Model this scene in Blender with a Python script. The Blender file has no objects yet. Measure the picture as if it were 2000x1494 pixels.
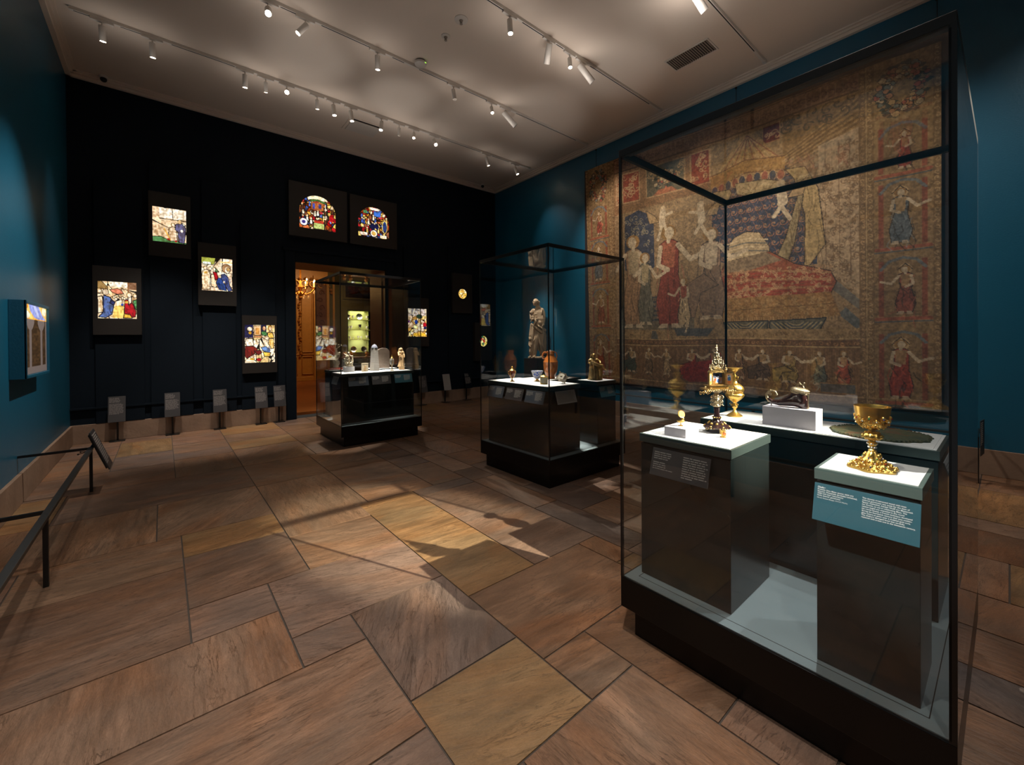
import bpy, math, random
import numpy as np
from mathutils import Vector, Matrix
S = bpy.context.scene
# ---------------------------------------------------------------- camera, world, exposure
cam_d = bpy.data.cameras.new('camera'); cam = bpy.data.objects.new('camera', cam_d); S.collection.objects.link(cam); S.camera = cam
YAW, PITCH, ROLL, FPX, PY = 0.6974, -0.0058, -0.0068, 814.4155, 667.489
cam_d.sensor_fit = 'HORIZONTAL'; cam_d.sensor_width = 36.0; cam_d.lens = FPX / 2000 * 36; cam_d.shift_y = (PY - 747) / 2000
cam_d.clip_start = 0.02; cam_d.clip_end = 100
_f = Vector((math.sin(YAW)*math.cos(PITCH), math.cos(YAW)*math.cos(PITCH), math.sin(PITCH)))
_r0 = Vector((math.cos(YAW), -math.sin(YAW), 0)); _u0 = _r0.cross(_f)
_r = _r0*math.cos(ROLL) + _u0*math.sin(ROLL); _u = -_r0*math.sin(ROLL) + _u0*math.cos(ROLL)
cam.matrix_world = Matrix(((_r.x, _u.x, -_f.x, 0), (_r.y, _u.y, -_f.y, 0), (_r.z, _u.z, -_f.z, 1.55), (0, 0, 0, 1)))
W = bpy.data.worlds.new('gallery_ambience'); S.world = W; W.use_nodes = True
W.node_tree.nodes['Background'].inputs[0].default_value = (1.0, .86, .72, 1)
W.node_tree.nodes['Background'].inputs[1].default_value = WORLD = 0.035
S.view_settings.view_transform = 'Standard'; S.view_settings.look = 'None'
S.view_settings.exposure = 0.0; S.view_settings.gamma = 1.0; S.view_settings.use_curve_mapping = False
S.cycles.transparent_max_bounces = 32; S.cycles.max_bounces = 7; S.cycles.diffuse_bounces = 3; S.cycles.glossy_bounces = 4; S.cycles.use_adaptive_sampling = True; S.cycles.adaptive_threshold = .02
S.cycles.transmission_bounces = 8; S.cycles.sample_clamp_indirect = 2.5; S.cycles.use_denoising = True
S.cycles.caustics_reflective = False; S.cycles.caustics_refractive = False

LAMP_GAIN = 1.45
def lamp(kind, loc, aim, power, color=(1, .91, .82), cone=40, blend=.4, radius=.04, parent=None, name='lamp_light'):
    d = bpy.data.lights.new(name, kind); d.energy = power*LAMP_GAIN; d.color = color; d.shadow_soft_size = radius
    if kind == 'SPOT': d.spot_size = math.radians(cone); d.spot_blend = blend
    o = bpy.data.objects.new(name, d); S.collection.objects.link(o); o.location = loc
    if aim is not None: o.rotation_euler = (Vector(aim) - Vector(loc)).to_track_quat('-Z', 'Y').to_euler()
    return o

# ---------------------------------------------------------------- helpers
def lin(c):
    return tuple(((v/255)/12.92 if v/255 <= .04045 else ((v/255+.055)/1.055)**2.4) for v in c)
class MB:
    """collects shapes in one mesh"""
    def __init__(s): s.v = []; s.f = []; s.m = []; s.M = Matrix.Identity(4); s.mi = 0
    def add(s, vs, fs):
        b = len(s.v); s.v += [tuple(s.M @ Vector(p)) for p in vs]; s.f += [tuple(b+i for i in f) for f in fs]; s.m += [s.mi]*len(fs)
        return s
    def box(s, x0, x1, y0, y1, z0, z1):
        return s.add([(x0,y0,z0),(x1,y0,z0),(x1,y1,z0),(x0,y1,z0),(x0,y0,z1),(x1,y0,z1),(x1,y1,z1),(x0,y1,z1)],
                     [(0,3,2,1),(4,5,6,7),(0,1,5,4),(1,2,6,5),(2,3,7,6),(3,0,4,7)])
    def lathe(s, prof, n=24, c=(0,0,0), lobes=0, la=0.0, sq=1.0):
        vs = []; fs = []; k = len(prof)
        for i in range(n):
            a = 2*math.pi*i/n; g = 1 + la*math.cos(lobes*a) if lobes else 1
            for r, z in prof: vs.append((c[0]+r*g*math.cos(a), c[1]+r*g*math.sin(a)*sq, c[2]+z))
        for i in range(n):
            j = (i+1) % n
            for t in range(k-1): fs.append((i*k+t, j*k+t, j*k+t+1, i*k+t+1))
        if prof[0][0] > 1e-6: fs.append(tuple(i*k for i in range(n))[::-1])
        if prof[-1][0] > 1e-6: fs.append(tuple(i*k+k-1 for i in range(n)))
        return s.add(vs, fs)
    def ball(s, c, r, n=10, m=6, sc=(1,1,1)):
        old = s.M; s.M = old @ Matrix.Translation(c) @ Matrix.Diagonal((sc[0], sc[1], sc[2], 1))
        s.lathe([(r*math.sin(math.pi*t/m) if 0 < t < m else 0, -r*math.cos(math.pi*t/m)) for t in range(m+1)], n); s.M = old
        return s
    def tube(s, pts, rad, n=10, caps=True, sq=1.0):
        """tapered chain through pts"""
        P = [Vector(p) for p in pts]; k = len(P); R = rad if isinstance(rad, (list, tuple)) else [rad]*k
        vs = []; fs = []; up = None
        for i, p in enumerate(P):
            t = (P[min(i+1, k-1)] - P[max(i-1, 0)]).normalized()
            if up is None: up = Vector((0,0,1)) if abs(t.z) < .9 else Vector((0,1,0))
            x = t.cross(up); x = x.normalized() if x.length > 1e-6 else Vector((1,0,0)); y = x.cross(t).normalized(); up = y
            for j in range(n):
                a = 2*math.pi*j/n; vs.append(tuple(p + x*math.cos(a)*R[i] + y*math.sin(a)*R[i]*sq))
        for i in range(k-1):
            for j in range(n):
                q = (j+1) % n; fs.append((i*n+j, i*n+q, (i+1)*n+q, (i+1)*n+j))
        fs.append(tuple(range(n))[::-1]); fs.append(tuple((k-1)*n+j for j in range(n))); s.add(vs, fs)
        if caps:
            s.ball(P[0], R[0]*.98, n, 6); s.ball(P[-1], R[-1]*.98, n, 6)
        return s
    def prism(s, pts, z0, z1):
        n = len(pts); vs = [(x, y, z0) for x, y in pts] + [(x, y, z1) for x, y in pts]
        return s.add(vs, [tuple(range(n))[::-1], tuple(range(n, 2*n))] + [(i, (i+1) % n, n+(i+1) % n, n+i) for i in range(n)])
    def build(s, name, mats, parent=None, smooth=None, bevel=0, remesh=0, loc=None, solid=None):
        me = bpy.data.meshes.new(name); me.from_pydata(s.v, [], s.f); me.validate()
        for m in (mats if isinstance(mats, (list, tuple)) else [mats]): me.materials.append(m)
        if len(me.polygons) == len(s.m) and any(s.m): me.polygons.foreach_set('material_index', s.m)
        o = bpy.data.objects.new(name, me); S.collection.objects.link(o)
        if smooth is not None:
            me.polygons.foreach_set('use_smooth', [True]*len(me.polygons))
            if smooth: me.set_sharp_from_angle(angle=math.radians(smooth))
        if remesh:
            q = o.modifiers.new('r', 'REMESH'); q.mode = 'VOXEL'; q.voxel_size = remesh; q.use_smooth_shade = True
            q = o.modifiers.new('s', 'SMOOTH'); q.factor = .5; q.iterations = 2
        if bevel:
            q = o.modifiers.new('b', 'BEVEL'); q.width = bevel; q.segments = 2; q.limit_method = 'ANGLE'
        if parent: o.parent = parent
        if loc: o.location = loc
        return o
def tag(o, label=None, cat=None, group=None, kind=None):
    if label: o['label'] = label
    if cat: o['category'] = cat
    if group: o['group'] = group
    if kind: o['kind'] = kind
    return o
def thing(name, label, cat, loc=(0,0,0), rz=0, group=None):
    o = bpy.data.objects.new(name, None); S.collection.objects.link(o); o.location = loc; o.rotation_euler = (0,0,rz)
    o.empty_display_size = .1
    return tag(o, label, cat, group)
def copy_tree(o, parent=None):
    kids = [c for c in bpy.data.objects if c.parent == o]
    c = o.copy(); S.collection.objects.link(c); c.parent = parent
    for k in kids: copy_tree(k, c)
    return c
def N(m, t, **kw):
    n = m.node_tree.nodes.new(t)
    for k, v in kw.items(): setattr(n, k, v)
    return n
def mat(name, col, rough=.5, metal=0.0, spec=.5, emit=None, es=1.0, noise=0.0, nscale=8.0, bump=0.0, bscale=40.0, coat=0):
    """col in sRGB 0-255; noise = mottling of the base colour, bump = surface relief"""
    m = bpy.data.materials.new(name); m.use_nodes = True; b = m.node_tree.nodes['Principled BSDF']; L = m.node_tree.links
    c = lin(col); b.inputs['Base Color'].default_value = (*c, 1); b.inputs['Roughness'].default_value = rough
    b.inputs['Metallic'].default_value = metal; b.inputs['Specular IOR Level'].default_value = spec
    if coat: b.inputs['Coat Weight'].default_value = coat
    if emit: b.inputs['Emission Color'].default_value = (*lin(emit), 1); b.inputs['Emission Strength'].default_value = es
    tc = N(m, 'ShaderNodeTexCoord')
    nz = N(m, 'ShaderNodeTexNoise'); nz.inputs['Scale'].default_value = nscale; nz.inputs['Detail'].default_value = 5; L.new(tc.outputs['Object'], nz.inputs['Vector'])
    mx = N(m, 'ShaderNodeMix', data_type='RGBA'); L.new(nz.outputs['Fac'], mx.inputs['Factor'])
    lo = [max(0, v*(1-noise)) for v in c]; hi = [min(1, v*(1+noise)) for v in c]
    mx.inputs[6].default_value = (*lo, 1); mx.inputs[7].default_value = (*hi, 1); L.new(mx.outputs[2], b.inputs['Base Color'])
    if bump:
        n2 = N(m, 'ShaderNodeTexNoise'); n2.inputs['Scale'].default_value = bscale; n2.inputs['Detail'].default_value = 6; L.new(tc.outputs['Object'], n2.inputs['Vector'])
        bp = N(m, 'ShaderNodeBump'); bp.inputs['Strength'].default_value = bump; bp.inputs['Distance'].default_value = .01
        L.new(n2.outputs['Fac'], bp.inputs['Height']); L.new(bp.outputs['Normal'], b.inputs['Normal'])
    return m
def glass_mat(name, tint=(.97,.985,.98)):
    m = bpy.data.materials.new(name); m.use_nodes = True; nt = m.node_tree; L = nt.links; nt.nodes.clear()
    out = N(m, 'ShaderNodeOutputMaterial'); tr = N(m, 'ShaderNodeBsdfTransparent'); tr.inputs[0].default_value = (*tint, 1)
    gl = N(m, 'ShaderNodeBsdfGlossy'); gl.inputs['Roughness'].default_value = 0.0; gl.inputs['Color'].default_value = (.95,.97,1,1)
    lw = N(m, 'ShaderNodeLayerWeight'); lw.inputs['Blend'].default_value = .5
    pw = N(m, 'ShaderNodeMath', operation='POWER'); L.new(lw.outputs['Facing'], pw.inputs[0]); pw.inputs[1].default_value = 4.2
    ma = N(m, 'ShaderNodeMath', operation='MULTIPLY_ADD'); L.new(pw.outputs[0], ma.inputs[0]); ma.inputs[1].default_value = .93; ma.inputs[2].default_value = .042
    mx = N(m, 'ShaderNodeMixShader'); L.new(ma.outputs[0], mx.inputs[0]); L.new(tr.outputs[0], mx.inputs[1]); L.new(gl.outputs[0], mx.inputs[2]); L.new(mx.outputs[0], out.inputs[0])
    return m
def paint_mat(name, emit=0.0, rough=.9, weave=0.0, gloss=.2):
    """colour from the mesh's own woven or leaded design"""
    m = bpy.data.materials.new(name); m.use_nodes = True; b = m.node_tree.nodes['Principled BSDF']; L = m.node_tree.links
    at = N(m, 'ShaderNodeAttribute', attribute_name='design'); b.inputs['Roughness'].default_value = rough; b.inputs['Specular IOR Level'].default_value = gloss
    if emit:
        L.new(at.outputs['Color'], b.inputs['Emission Color']); b.inputs['Emission Strength'].default_value = emit; b.inputs['Base Color'].default_value = (.02,.02,.02,1)
    elif weave:
        tc = N(m, 'ShaderNodeTexCoord'); nz = N(m, 'ShaderNodeTexNoise'); nz.inputs['Scale'].default_value = 60; nz.inputs['Detail'].default_value = 8; nz.inputs['Roughness'].default_value = .7
        mp = N(m, 'ShaderNodeMapping'); mp.inputs['Scale'].default_value = (1, 1, .55); L.new(tc.outputs['Object'], mp.inputs[0]); L.new(mp.outputs[0], nz.inputs['Vector'])
        rp = N(m, 'ShaderNodeMapRange'); rp.inputs[1].default_value = .3; rp.inputs[2].default_value = .7; rp.inputs[3].default_value = 1-weave; rp.inputs[4].default_value = 1+weave; L.new(nz.outputs['Fac'], rp.inputs[0])
        mu = N(m, 'ShaderNodeVectorMath', operation='SCALE'); L.new(at.outputs['Color'], mu.inputs[0]); L.new(rp.outputs[0], mu.inputs['Scale']); L.new(mu.outputs[0], b.inputs['Base Color'])
        bp = N(m, 'ShaderNodeBump'); bp.inputs['Strength'].default_value = .5; bp.inputs['Distance'].default_value = .01; L.new(nz.outputs['Fac'], bp.inputs['Height']); L.new(bp.outputs['Normal'], b.inputs['Normal'])
    else: L.new(at.outputs['Color'], b.inputs['Base Color'])
    return m

# ---------------------------------------------------------------- drawing surface for woven and leaded designs
RNG = np.random.default_rng(7)
def vnoise(h, w, cy, cx, rng=RNG):
    g = rng.random((cy+2, cx+2)); yy = np.linspace(0, cy, h, endpoint=False); xx = np.linspace(0, cx, w, endpoint=False)
    y0 = yy.astype(int); x0 = xx.astype(int); fy = (yy-y0)[:, None]; fx = (xx-x0)[None]
    fy = fy*fy*(3-2*fy); fx = fx*fx*(3-2*fx)
    return (g[y0][:, x0]*(1-fy)*(1-fx) + g[y0+1][:, x0]*fy*(1-fx) + g[y0][:, x0+1]*(1-fy)*fx + g[y0+1][:, x0+1]*fy*fx)
class Canvas:
    """design in sRGB, u to the right and v down, both 0..1"""
    def __init__(s, w, h, bg, aspect=None):
        s.w, s.h = w, h; s.a = np.zeros((h, w, 3)); s.a[:] = bg; s.asp = aspect or w/h
        s.U = (np.arange(w)+.5)/w; s.V = (np.arange(h)+.5)/h
    def _win(s, u0, u1, v0, v1):
        i0 = max(0, int(u0*s.w)-1); i1 = min(s.w, int(u1*s.w)+2); j0 = max(0, int(v0*s.h)-1); j1 = min(s.h, int(v1*s.h)+2)
        return i0, i1, j0, j1
    def mask(s, pts):
        u = [p[0] for p in pts]; v = [p[1] for p in pts]; i0, i1, j0, j1 = s._win(min(u), max(u), min(v), max(v))
        if i1 <= i0 or j1 <= j0: return None
        X, Y = np.meshgrid(s.U[i0:i1], s.V[j0:j1]); ins = np.zeros(X.shape, bool); n = len(pts)
        for k in range(n):
            x1, y1 = pts[k]; x2, y2 = pts[(k+1) % n]
            if y1 == y2: continue
            c = ((y1 > Y) != (y2 > Y)) & (X < (x2-x1)*(Y-y1)/(y2-y1)+x1); ins ^= c
        return (slice(j0, j1), slice(i0, i1)), ins
    def put(s, mk, col, op=1.0):
        if mk is None: return
        sl, m = mk; r = s.a[sl]; r[m] = r[m]*(1-op) + np.array(col, float)*op
    def poly(s, pts, col, op=1.0, edge=None, ew=.003):
        s.put(s.mask(pts), col, op)
        if edge is not None: s.line(list(pts)+[pts[0]], ew, edge)
        return s
    def rect(s, u0, u1, v0, v1, col, op=1.0, edge=None, ew=.003): return s.poly([(u0,v0),(u1,v0),(u1,v1),(u0,v1)], col, op, edge, ew)
    def ell(s, cu, cv, ru, rv, col, op=1.0, edge=None, ew=.003, rot=0):
        return s.poly([(cu+ru*math.cos(t)*math.cos(rot)-rv*math.sin(t)*math.sin(rot)/s.asp*1.0, cv+ru*math.cos(t)*math.sin(rot)*s.asp+rv*math.sin(t)*math.cos(rot)) for t in [2*math.pi*k/22 for k in range(22)]], col, op, edge, ew)
    def line(s, pts, wid, col, op=1.0):
        for (x1, y1), (x2, y2) in zip(pts[:-1], pts[1:]):
            i0, i1, j0, j1 = s._win(min(x1,x2)-wid, max(x1,x2)+wid, min(y1,y2)-wid*s.asp, max(y1,y2)+wid*s.asp)
            if i1 <= i0 or j1 <= j0: continue
            X, Y = np.meshgrid(s.U[i0:i1], s.V[j0:j1]); Y = Y/s.asp; a, b, c, d = x1, y1/s.asp, x2, y2/s.asp
            L2 = (c-a)**2+(d-b)**2+1e-12; t = np.clip(((X-a)*(c-a)+(Y-b)*(d-b))/L2, 0, 1)
            s.put(((slice(j0,j1), slice(i0,i1)), (X-a-t*(c-a))**2+(Y-b-t*(d-b))**2 < (wid/2)**2), col, op)
        return s
    def curl(s, cu, cv, r, wid, col, turns=1.4, ph=0.0, op=1.0, flip=1):
        pts = [(cu+r*(1-t)*math.cos(flip*(ph+turns*6.283*t)), cv+r*(1-t)*s.asp*math.sin(flip*(ph+turns*6.283*t))) for t in [k/14 for k in range(15)]]
        return s.line(pts, wid, col, op)
    def mottle(s, amt, cy, cx, reg=None):
        n = vnoise(s.h, s.w, cy, cx)[..., None]*2-1; s.a *= 1+amt*n; return s
def paint_plane(name, cv, P, m, parent=None, thick=.01, wave=None, loc=None):
    """flat or waving sheet carrying a design; P(u, v) gives the point, front to the viewer"""
    w, h = cv.w, cv.h; u = np.linspace(0, 1, w); v = np.linspace(0, 1, h); U, V = np.meshgrid(u, v)
    co = P(U, V).reshape(-1, 3).astype(np.float32)
    idx = np.arange(w*h).reshape(h, w); q = np.stack([idx[:-1, :-1], idx[1:, :-1], idx[1:, 1:], idx[:-1, 1:]], -1).reshape(-1, 4)
    me = bpy.data.meshes.new(name); nf = len(q)
    me.vertices.add(w*h); me.vertices.foreach_set('co', co.ravel())
    me.loops.add(nf*4); me.loops.foreach_set('vertex_index', q.ravel().astype(np.int32))
    me.polygons.add(nf); me.polygons.foreach_set('loop_start', np.arange(0, nf*4, 4, dtype=np.int32))
    me.update(calc_edges=True)
    c = np.clip(cv.a/255, 0, 1); c = np.where(c <= .04045, c/12.92, ((c+.055)/1.055)**2.4)
    at = me.color_attributes.new('design', 'FLOAT_COLOR', 'POINT'); at.data.foreach_set('color', np.concatenate([c.reshape(-1, 3), np.ones((w*h, 1))], 1).ravel().astype(np.float32))
    me.materials.append(m); me.polygons.foreach_set('use_smooth', [True]*nf)
    o = bpy.data.objects.new(name, me); S.collection.objects.link(o)
    if thick: q = o.modifiers.new('t', 'SOLIDIFY'); q.thickness = thick; q.offset = -1
    if parent: o.parent = parent
    if loc: o.location = loc
    return o
# ---------------------------------------------------------------- materials
M = dict(
 teal=mat('teal_wall_paint', (8,90,120), .4, spec=.7, noise=.06, nscale=2, bump=.12, bscale=60),
 shaded_wall=mat('wall_paint_darkened_for_shade', (10,21,31), .75, spec=.15, noise=.08, nscale=2, bump=.1, bscale=60),  # the far wall's lack of light is put into this paint colour
 ceil=mat('ceiling_plaster', (222,208,194), .8, noise=.02, nscale=1, bump=.05, bscale=30),
 white=mat('white_enamel', (214,208,200), .4), black=mat('black_satin_metal', (14,14,15), .32, noise=.1),
 blackgl=mat('black_lacquer', (8,8,9), .28, spec=.3, noise=.1, nscale=3), slot=mat('track_slot_black', (10,9,9), .6),
 rail=mat('barrier_grey_metal', (52,51,50), .38, noise=.08, nscale=5),
 stone=mat('baseboard_sandstone', (140,116,98), .55, noise=.45, nscale=4, bump=.3, bscale=25),
 ped=mat('pedestal_grey_green', (27,34,35), .24, noise=.05, nscale=3), lidlit=mat('lit_lid_grey_green', (92,108,104), .35, noise=.04), pedlid=mat('pedestal_lid_grey_green', (58,69,68), .3, noise=.04),  # chalice pedestal lid: its stronger light is put into a paler colour
 top=mat('white_linen_deck', (226,225,226), .85, noise=.03, nscale=30, bump=.15, bscale=300), deck=mat('case_deck_grey', (126,140,146), .4, noise=.04),
 block=mat('lilac_grey_block', (196,192,202), .75, noise=.03, bump=.1, bscale=200), glass=glass_mat('case_glass'),
 slate=mat('label_slate', (58,68,80), .5, noise=.05), slated=mat('label_dark_charcoal', (52,50,52), .5, noise=.05), tealb=mat('label_teal', (36,84,98), .5, noise=.04),
 greyb=mat('label_pale_grey', (150,146,144), .6), ink=mat('white_lettering', (226,226,224), .7), inkg=mat('grey_lettering', (150,146,142), .7), inkd=mat('dark_lettering', (112,107,105), .7),
 gold=mat('gilt_metal', (255,206,112), .3, metal=1, noise=.12, nscale=30, bump=.15, bscale=120),
 goldp=mat('polished_gold', (255,208,110), .27, metal=1), goldo=mat('worn_silver_gilt', (178,163,134), .32, metal=1, noise=.35, nscale=60, bump=.4, bscale=160),
 silver=mat('silver', (225,222,214), .2, metal=1, noise=.1), bronze=mat('gilded_bronze', (196,164,108), .34, metal=1, noise=.45, nscale=25, bump=.4, bscale=90),
 darkb=mat('dark_agate', (42,26,26), .15, noise=.3, nscale=30), dlens=mat('lamp_lens', (255,240,220), .4, emit=(255,236,208), es=45),
 terra=mat('carved_terracotta_marble', (196,168,138), .7, noise=.14, nscale=7, bump=.4, bscale=45),
 ivory=mat('ivory', (238,222,190), .45, noise=.1, nscale=30, bump=.2, bscale=90), box=mat('boxwood', (222,184,136), .5, noise=.14, nscale=30, bump=.2, bscale=90),
 red=mat('red_brown_wood', (140,52,32), .4, noise=.2, nscale=20), jar=mat('brown_glazed_ware', (190,110,48), .13, noise=.5, nscale=9, bump=.1, bscale=25, coat=.5),
 stele=mat('alabaster_tablet', (178,160,146), .65, noise=.12, nscale=20, bump=.5, bscale=90), tower=mat('engraved_crystal_grey', (206,204,200), .3, noise=.1, nscale=50, bump=.4, bscale=150),
 ruby=mat('ruby_gem', (170,16,30), .08), emer=mat('emerald_gem', (10,120,70), .08), pearl=mat('white_enamel_pearl', (240,232,224), .2), sapp=mat('blue_gem', (30,50,130), .1),
 brownwood=mat('reveal_brown_paint', (122,90,58), .5, noise=.06), dark=mat('dark_plinth_paint', (20,26,30), .5),
 grey=mat('vent_grey_metal', (150,140,130), .5), ventd=mat('vent_shadow', (40,36,34), .8), 
)
# ---------------------------------------------------------------- floor of sandstone slabs
XL, XR, YF, YB, ZC = -1.08, 7.05, 9.1, -6.0, 5.64
def floor_mat():
    m = bpy.data.materials.new('sandstone_slabs'); m.use_nodes = True; b = m.node_tree.nodes['Principled BSDF']; L = m.node_tree.links
    tc = N(m, 'ShaderNodeTexCoord'); tone = N(m, 'ShaderNodeAttribute', attribute_name='tone'); sh = N(m, 'ShaderNodeAttribute', attribute_name='grain')
    sep = N(m, 'ShaderNodeSeparateXYZ'); L.new(sh.outputs['Vector'], sep.inputs[0])
    rot = N(m, 'ShaderNodeVectorRotate', rotation_type='Z_AXIS'); L.new(tc.outputs['Object'], rot.inputs['Vector'])
    an = N(m, 'ShaderNodeMath', operation='MULTIPLY'); L.new(sep.outputs['X'], an.inputs[0]); an.inputs[1].default_value = 3.14; L.new(an.outputs[0], rot.inputs['Angle'])
    off = N(m, 'ShaderNodeVectorMath', operation='MULTIPLY_ADD'); L.new(sh.outputs['Vector'], off.inputs[0]); off.inputs[1].default_value = (0, 31, 17); L.new(rot.outputs[0], off.inputs[2])
    def noise(sc, st, det=6, ro=.6, dis=0.0):
        mp = N(m, 'ShaderNodeMapping'); mp.inputs['Scale'].default_value = (sc, sc*st, sc); L.new(off.outputs[0], mp.inputs[0])
        n = N(m, 'ShaderNodeTexNoise'); n.inputs['Scale'].default_value = 1; n.inputs['Detail'].default_value = det; n.inputs['Roughness'].default_value = ro; n.inputs['Distortion'].default_value = dis
        L.new(mp.outputs[0], n.inputs['Vector']); return n
    def rng(n, a, c, lo, hi):
        r = N(m, 'ShaderNodeMapRange'); r.inputs[1].default_value = a; r.inputs[2].default_value = c; r.inputs[3].default_value = lo; r.inputs[4].default_value = hi; L.new(n.outputs[0], r.inputs[0]); return r
    big = noise(1.6, 1.6, 4, .6, .6); streak = noise(2.6, 6.5, 8, .66, .5); strk2 = noise(11, 4, 5, .7, .8); crack = noise(3.2, 6, 7, .62, .6); fine = noise(70, 2.5, 4, .75)
    f1 = rng(big, .3, .7, .66, 1.28); f2 = rng(streak, .32, .68, .62, 1.3); f4 = rng(fine, .25, .75, .78, 1.22); f5 = rng(strk2, .3, .7, .86, 1.14)
    # fine dark bedding flakes
    ab = N(m, 'ShaderNodeMath', operation='SUBTRACT'); L.new(crack.outputs[0], ab.inputs[0]); ab.inputs[1].default_value = .5
    ab2 = N(m, 'ShaderNodeMath', operation='ABSOLUTE'); L.new(ab.outputs[0], ab2.inputs[0]); f3 = rng(ab2, 0, .013, .5, 1.0)
    gate = rng(big, .43, .56, 0, 1); inv = N(m, 'ShaderNodeMix'); L.new(gate.outputs[0], inv.inputs[0]); L.new(f3.outputs[0], inv.inputs[3]); inv.inputs[2].default_value = 1
    def mul(a, c):
        q = N(m, 'ShaderNodeMath', operation='MULTIPLY'); L.new(a.outputs[0], q.inputs[0]); L.new(c.outputs[0], q.inputs[1]); return q
    calm = N(m, 'ShaderNodeMix'); cg = rng(noise(.9, 1.5, 2, .5, .8), .35, .65, .25, 1.0); L.new(cg.outputs[0], calm.inputs[0]); calm.inputs[2].default_value = 1; L.new(f2.outputs[0], calm.inputs[3])
    k = mul(mul(mul(f1, calm), mul(f4, inv)), f5)
    hue = N(m, 'ShaderNodeMix', data_type='RGBA', blend_type='MULTIPLY'); hg = rng(noise(1.1, 2.2, 3, .5, 1.0), .4, .68, 0, .75); L.new(hg.outputs[0], hue.inputs[0])
    L.new(tone.outputs['Color'], hue.inputs[6]); hue.inputs[7].default_value = (1.14, .84, .58, 1)
    sc = N(m, 'ShaderNodeVectorMath', operation='SCALE'); L.new(hue.outputs[2], sc.inputs[0]); L.new(k.outputs[0], sc.inputs['Scale']); L.new(sc.outputs[0], b.inputs['Base Color'])
    rr = rng(streak, .3, .7, .42, .62); L.new(rr.outputs[0], b.inputs['Roughness']); b.inputs['Specular IOR Level'].default_value = .4
    hs = N(m, 'ShaderNodeMath', operation='MULTIPLY_ADD'); L.new(inv.outputs[0], hs.inputs[0]); hs.inputs[1].default_value = .6; L.new(strk2.outputs[0], hs.inputs[2])
    bp = N(m, 'ShaderNodeBump'); bp.inputs['Strength'].default_value = .5; bp.inputs['Distance'].default_value = .012; L.new(hs.outputs[0], bp.inputs['Height']); L.new(bp.outputs[0], b.inputs['Normal'])
    return m
def build_floor():
    rnd = random.Random(11); g = .05; x0, y0 = -1.1, -6.0; nx = int((7.2-x0)/g); ny = int((9.15-y0)/g)
    occ = np.zeros((nx, ny), bool); R = []
    known = [(-1.1,.5,2.15,2.7,0),(-.75,.1,2.7,3.65,3),(.1,.5,2.7,3.05,4),(.1,.75,3.05,3.8,3),(.1,.75,3.8,4.25,2),(-.05,.75,4.25,5.2,1),(-.75,.1,3.65,4.25,1),
      (-1.1,-.05,4.25,5.2,1),(-1.1,-.75,2.7,4.25,4),(.75,1.5,3.65,5.15,1),(.75,1.4,3.05,3.65,1),(1.4,1.95,3.05,3.95,2),(.5,.8,2.15,2.4,4),(.5,1.4,2.4,3.05,4),(.8,1.4,1.65,2.4,5),
      (.8,1.4,1.15,1.65,2),(-.2,.8,1.5,2.15,0),(1.4,1.95,2.1,3.05,2),(1.4,2.4,1.45,2.1,6),(1.4,1.7,1.15,1.45,1),(1.0,1.7,.4,1.15,0),(1.7,2.4,.75,1.45,6),(1.95,2.6,2.1,3.75,3),
      (-.75,.75,5.2,6.1,3),(.75,1.5,5.15,6.1,0),(1.5,2.2,3.95,5.4,1),(.1,.75,6.1,7.0,1),(-1.1,.1,6.1,6.9,3),(.75,1.6,6.1,7.1,0),(.5,.8,.4,1.5,4),(.8,1.0,.4,1.15,4)]
    def put(a, b, c, d, t):
        i0, i1, j0, j1 = [round(v) for v in ((a-x0)/g, (b-x0)/g, (c-y0)/g, (d-y0)/g)]
        occ[i0:i1, j0:j1] = True; R.append((x0+i0*g, x0+i1*g, y0+j0*g, y0+j1*g, t))
    for k in known: put(*k)
    for j in range(ny):
        for i in range(nx):
            if occ[i, j]: continue
            w = rnd.choice([9, 12, 14, 18, 22]); h = rnd.choice([8, 10, 12, 16, 20])
            a = i
            while a < nx and a-i < w+5 and not occ[a, j]: a += 1
            if a-i > w+4: a = i+w
            b = j
            while b < ny and b-j < h+5 and not occ[i:a, b].any(): b += 1
            if b-j > h+4: b = j+h
            put(x0+i*g, x0+a*g, y0+j*g, y0+b*g, rnd.choice([0,0,1,1,2,3,4,5,6]))
    tones = [(134,107,88),(126,100,80),(138,110,78),(118,95,80),(128,104,90),(110,93,84),(126,96,74)]
    vs = []; fs = []; tn = []; gr = []; mi = []
    for a, b, c, d, t in R:
        e = .0045; n = len(vs); h = rnd.uniform(-.0012, 0)
        vs += [(a+e,c+e,h),(b-e,c+e,h),(b-e,d-e,h),(a+e,d-e,h),(a+e,c+e,-.02),(b-e,c+e,-.02),(b-e,d-e,-.02),(a+e,d-e,-.02)]
        fs += [(n,n+1,n+2,n+3),(n,n+4,n+5,n+1),(n+1,n+5,n+6,n+2),(n+2,n+6,n+7,n+3),(n+3,n+7,n+4,n)]
        k = rnd.uniform(.84, 1.03); col = [v*k for v in lin(tones[t])]; q = (rnd.choice([0,.02,.05,-.04,.12,.3,.5,-.3])+rnd.uniform(-.03,.03), rnd.random(), rnd.random())
        tn += col*5*1 + []; tn = tn
        gr += list(q)*5; mi += [0]*5
    n = len(vs); vs += [(x0,y0,-.006),(7.2,y0,-.006),(7.2,9.15,-.006),(x0,9.15,-.006)]; fs.append((n,n+1,n+2,n+3)); mi.append(1); tn += [.1,.09,.08]; gr += [0,0,0]
    me = bpy.data.meshes.new('floor'); me.from_pydata(vs, [], fs)
    a1 = me.attributes.new('tone', 'FLOAT_COLOR', 'FACE'); T = np.array(tn, np.float32).reshape(-1, 3); a1.data.foreach_set('color', np.concatenate([T, np.ones((len(T), 1), np.float32)], 1).ravel())
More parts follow.
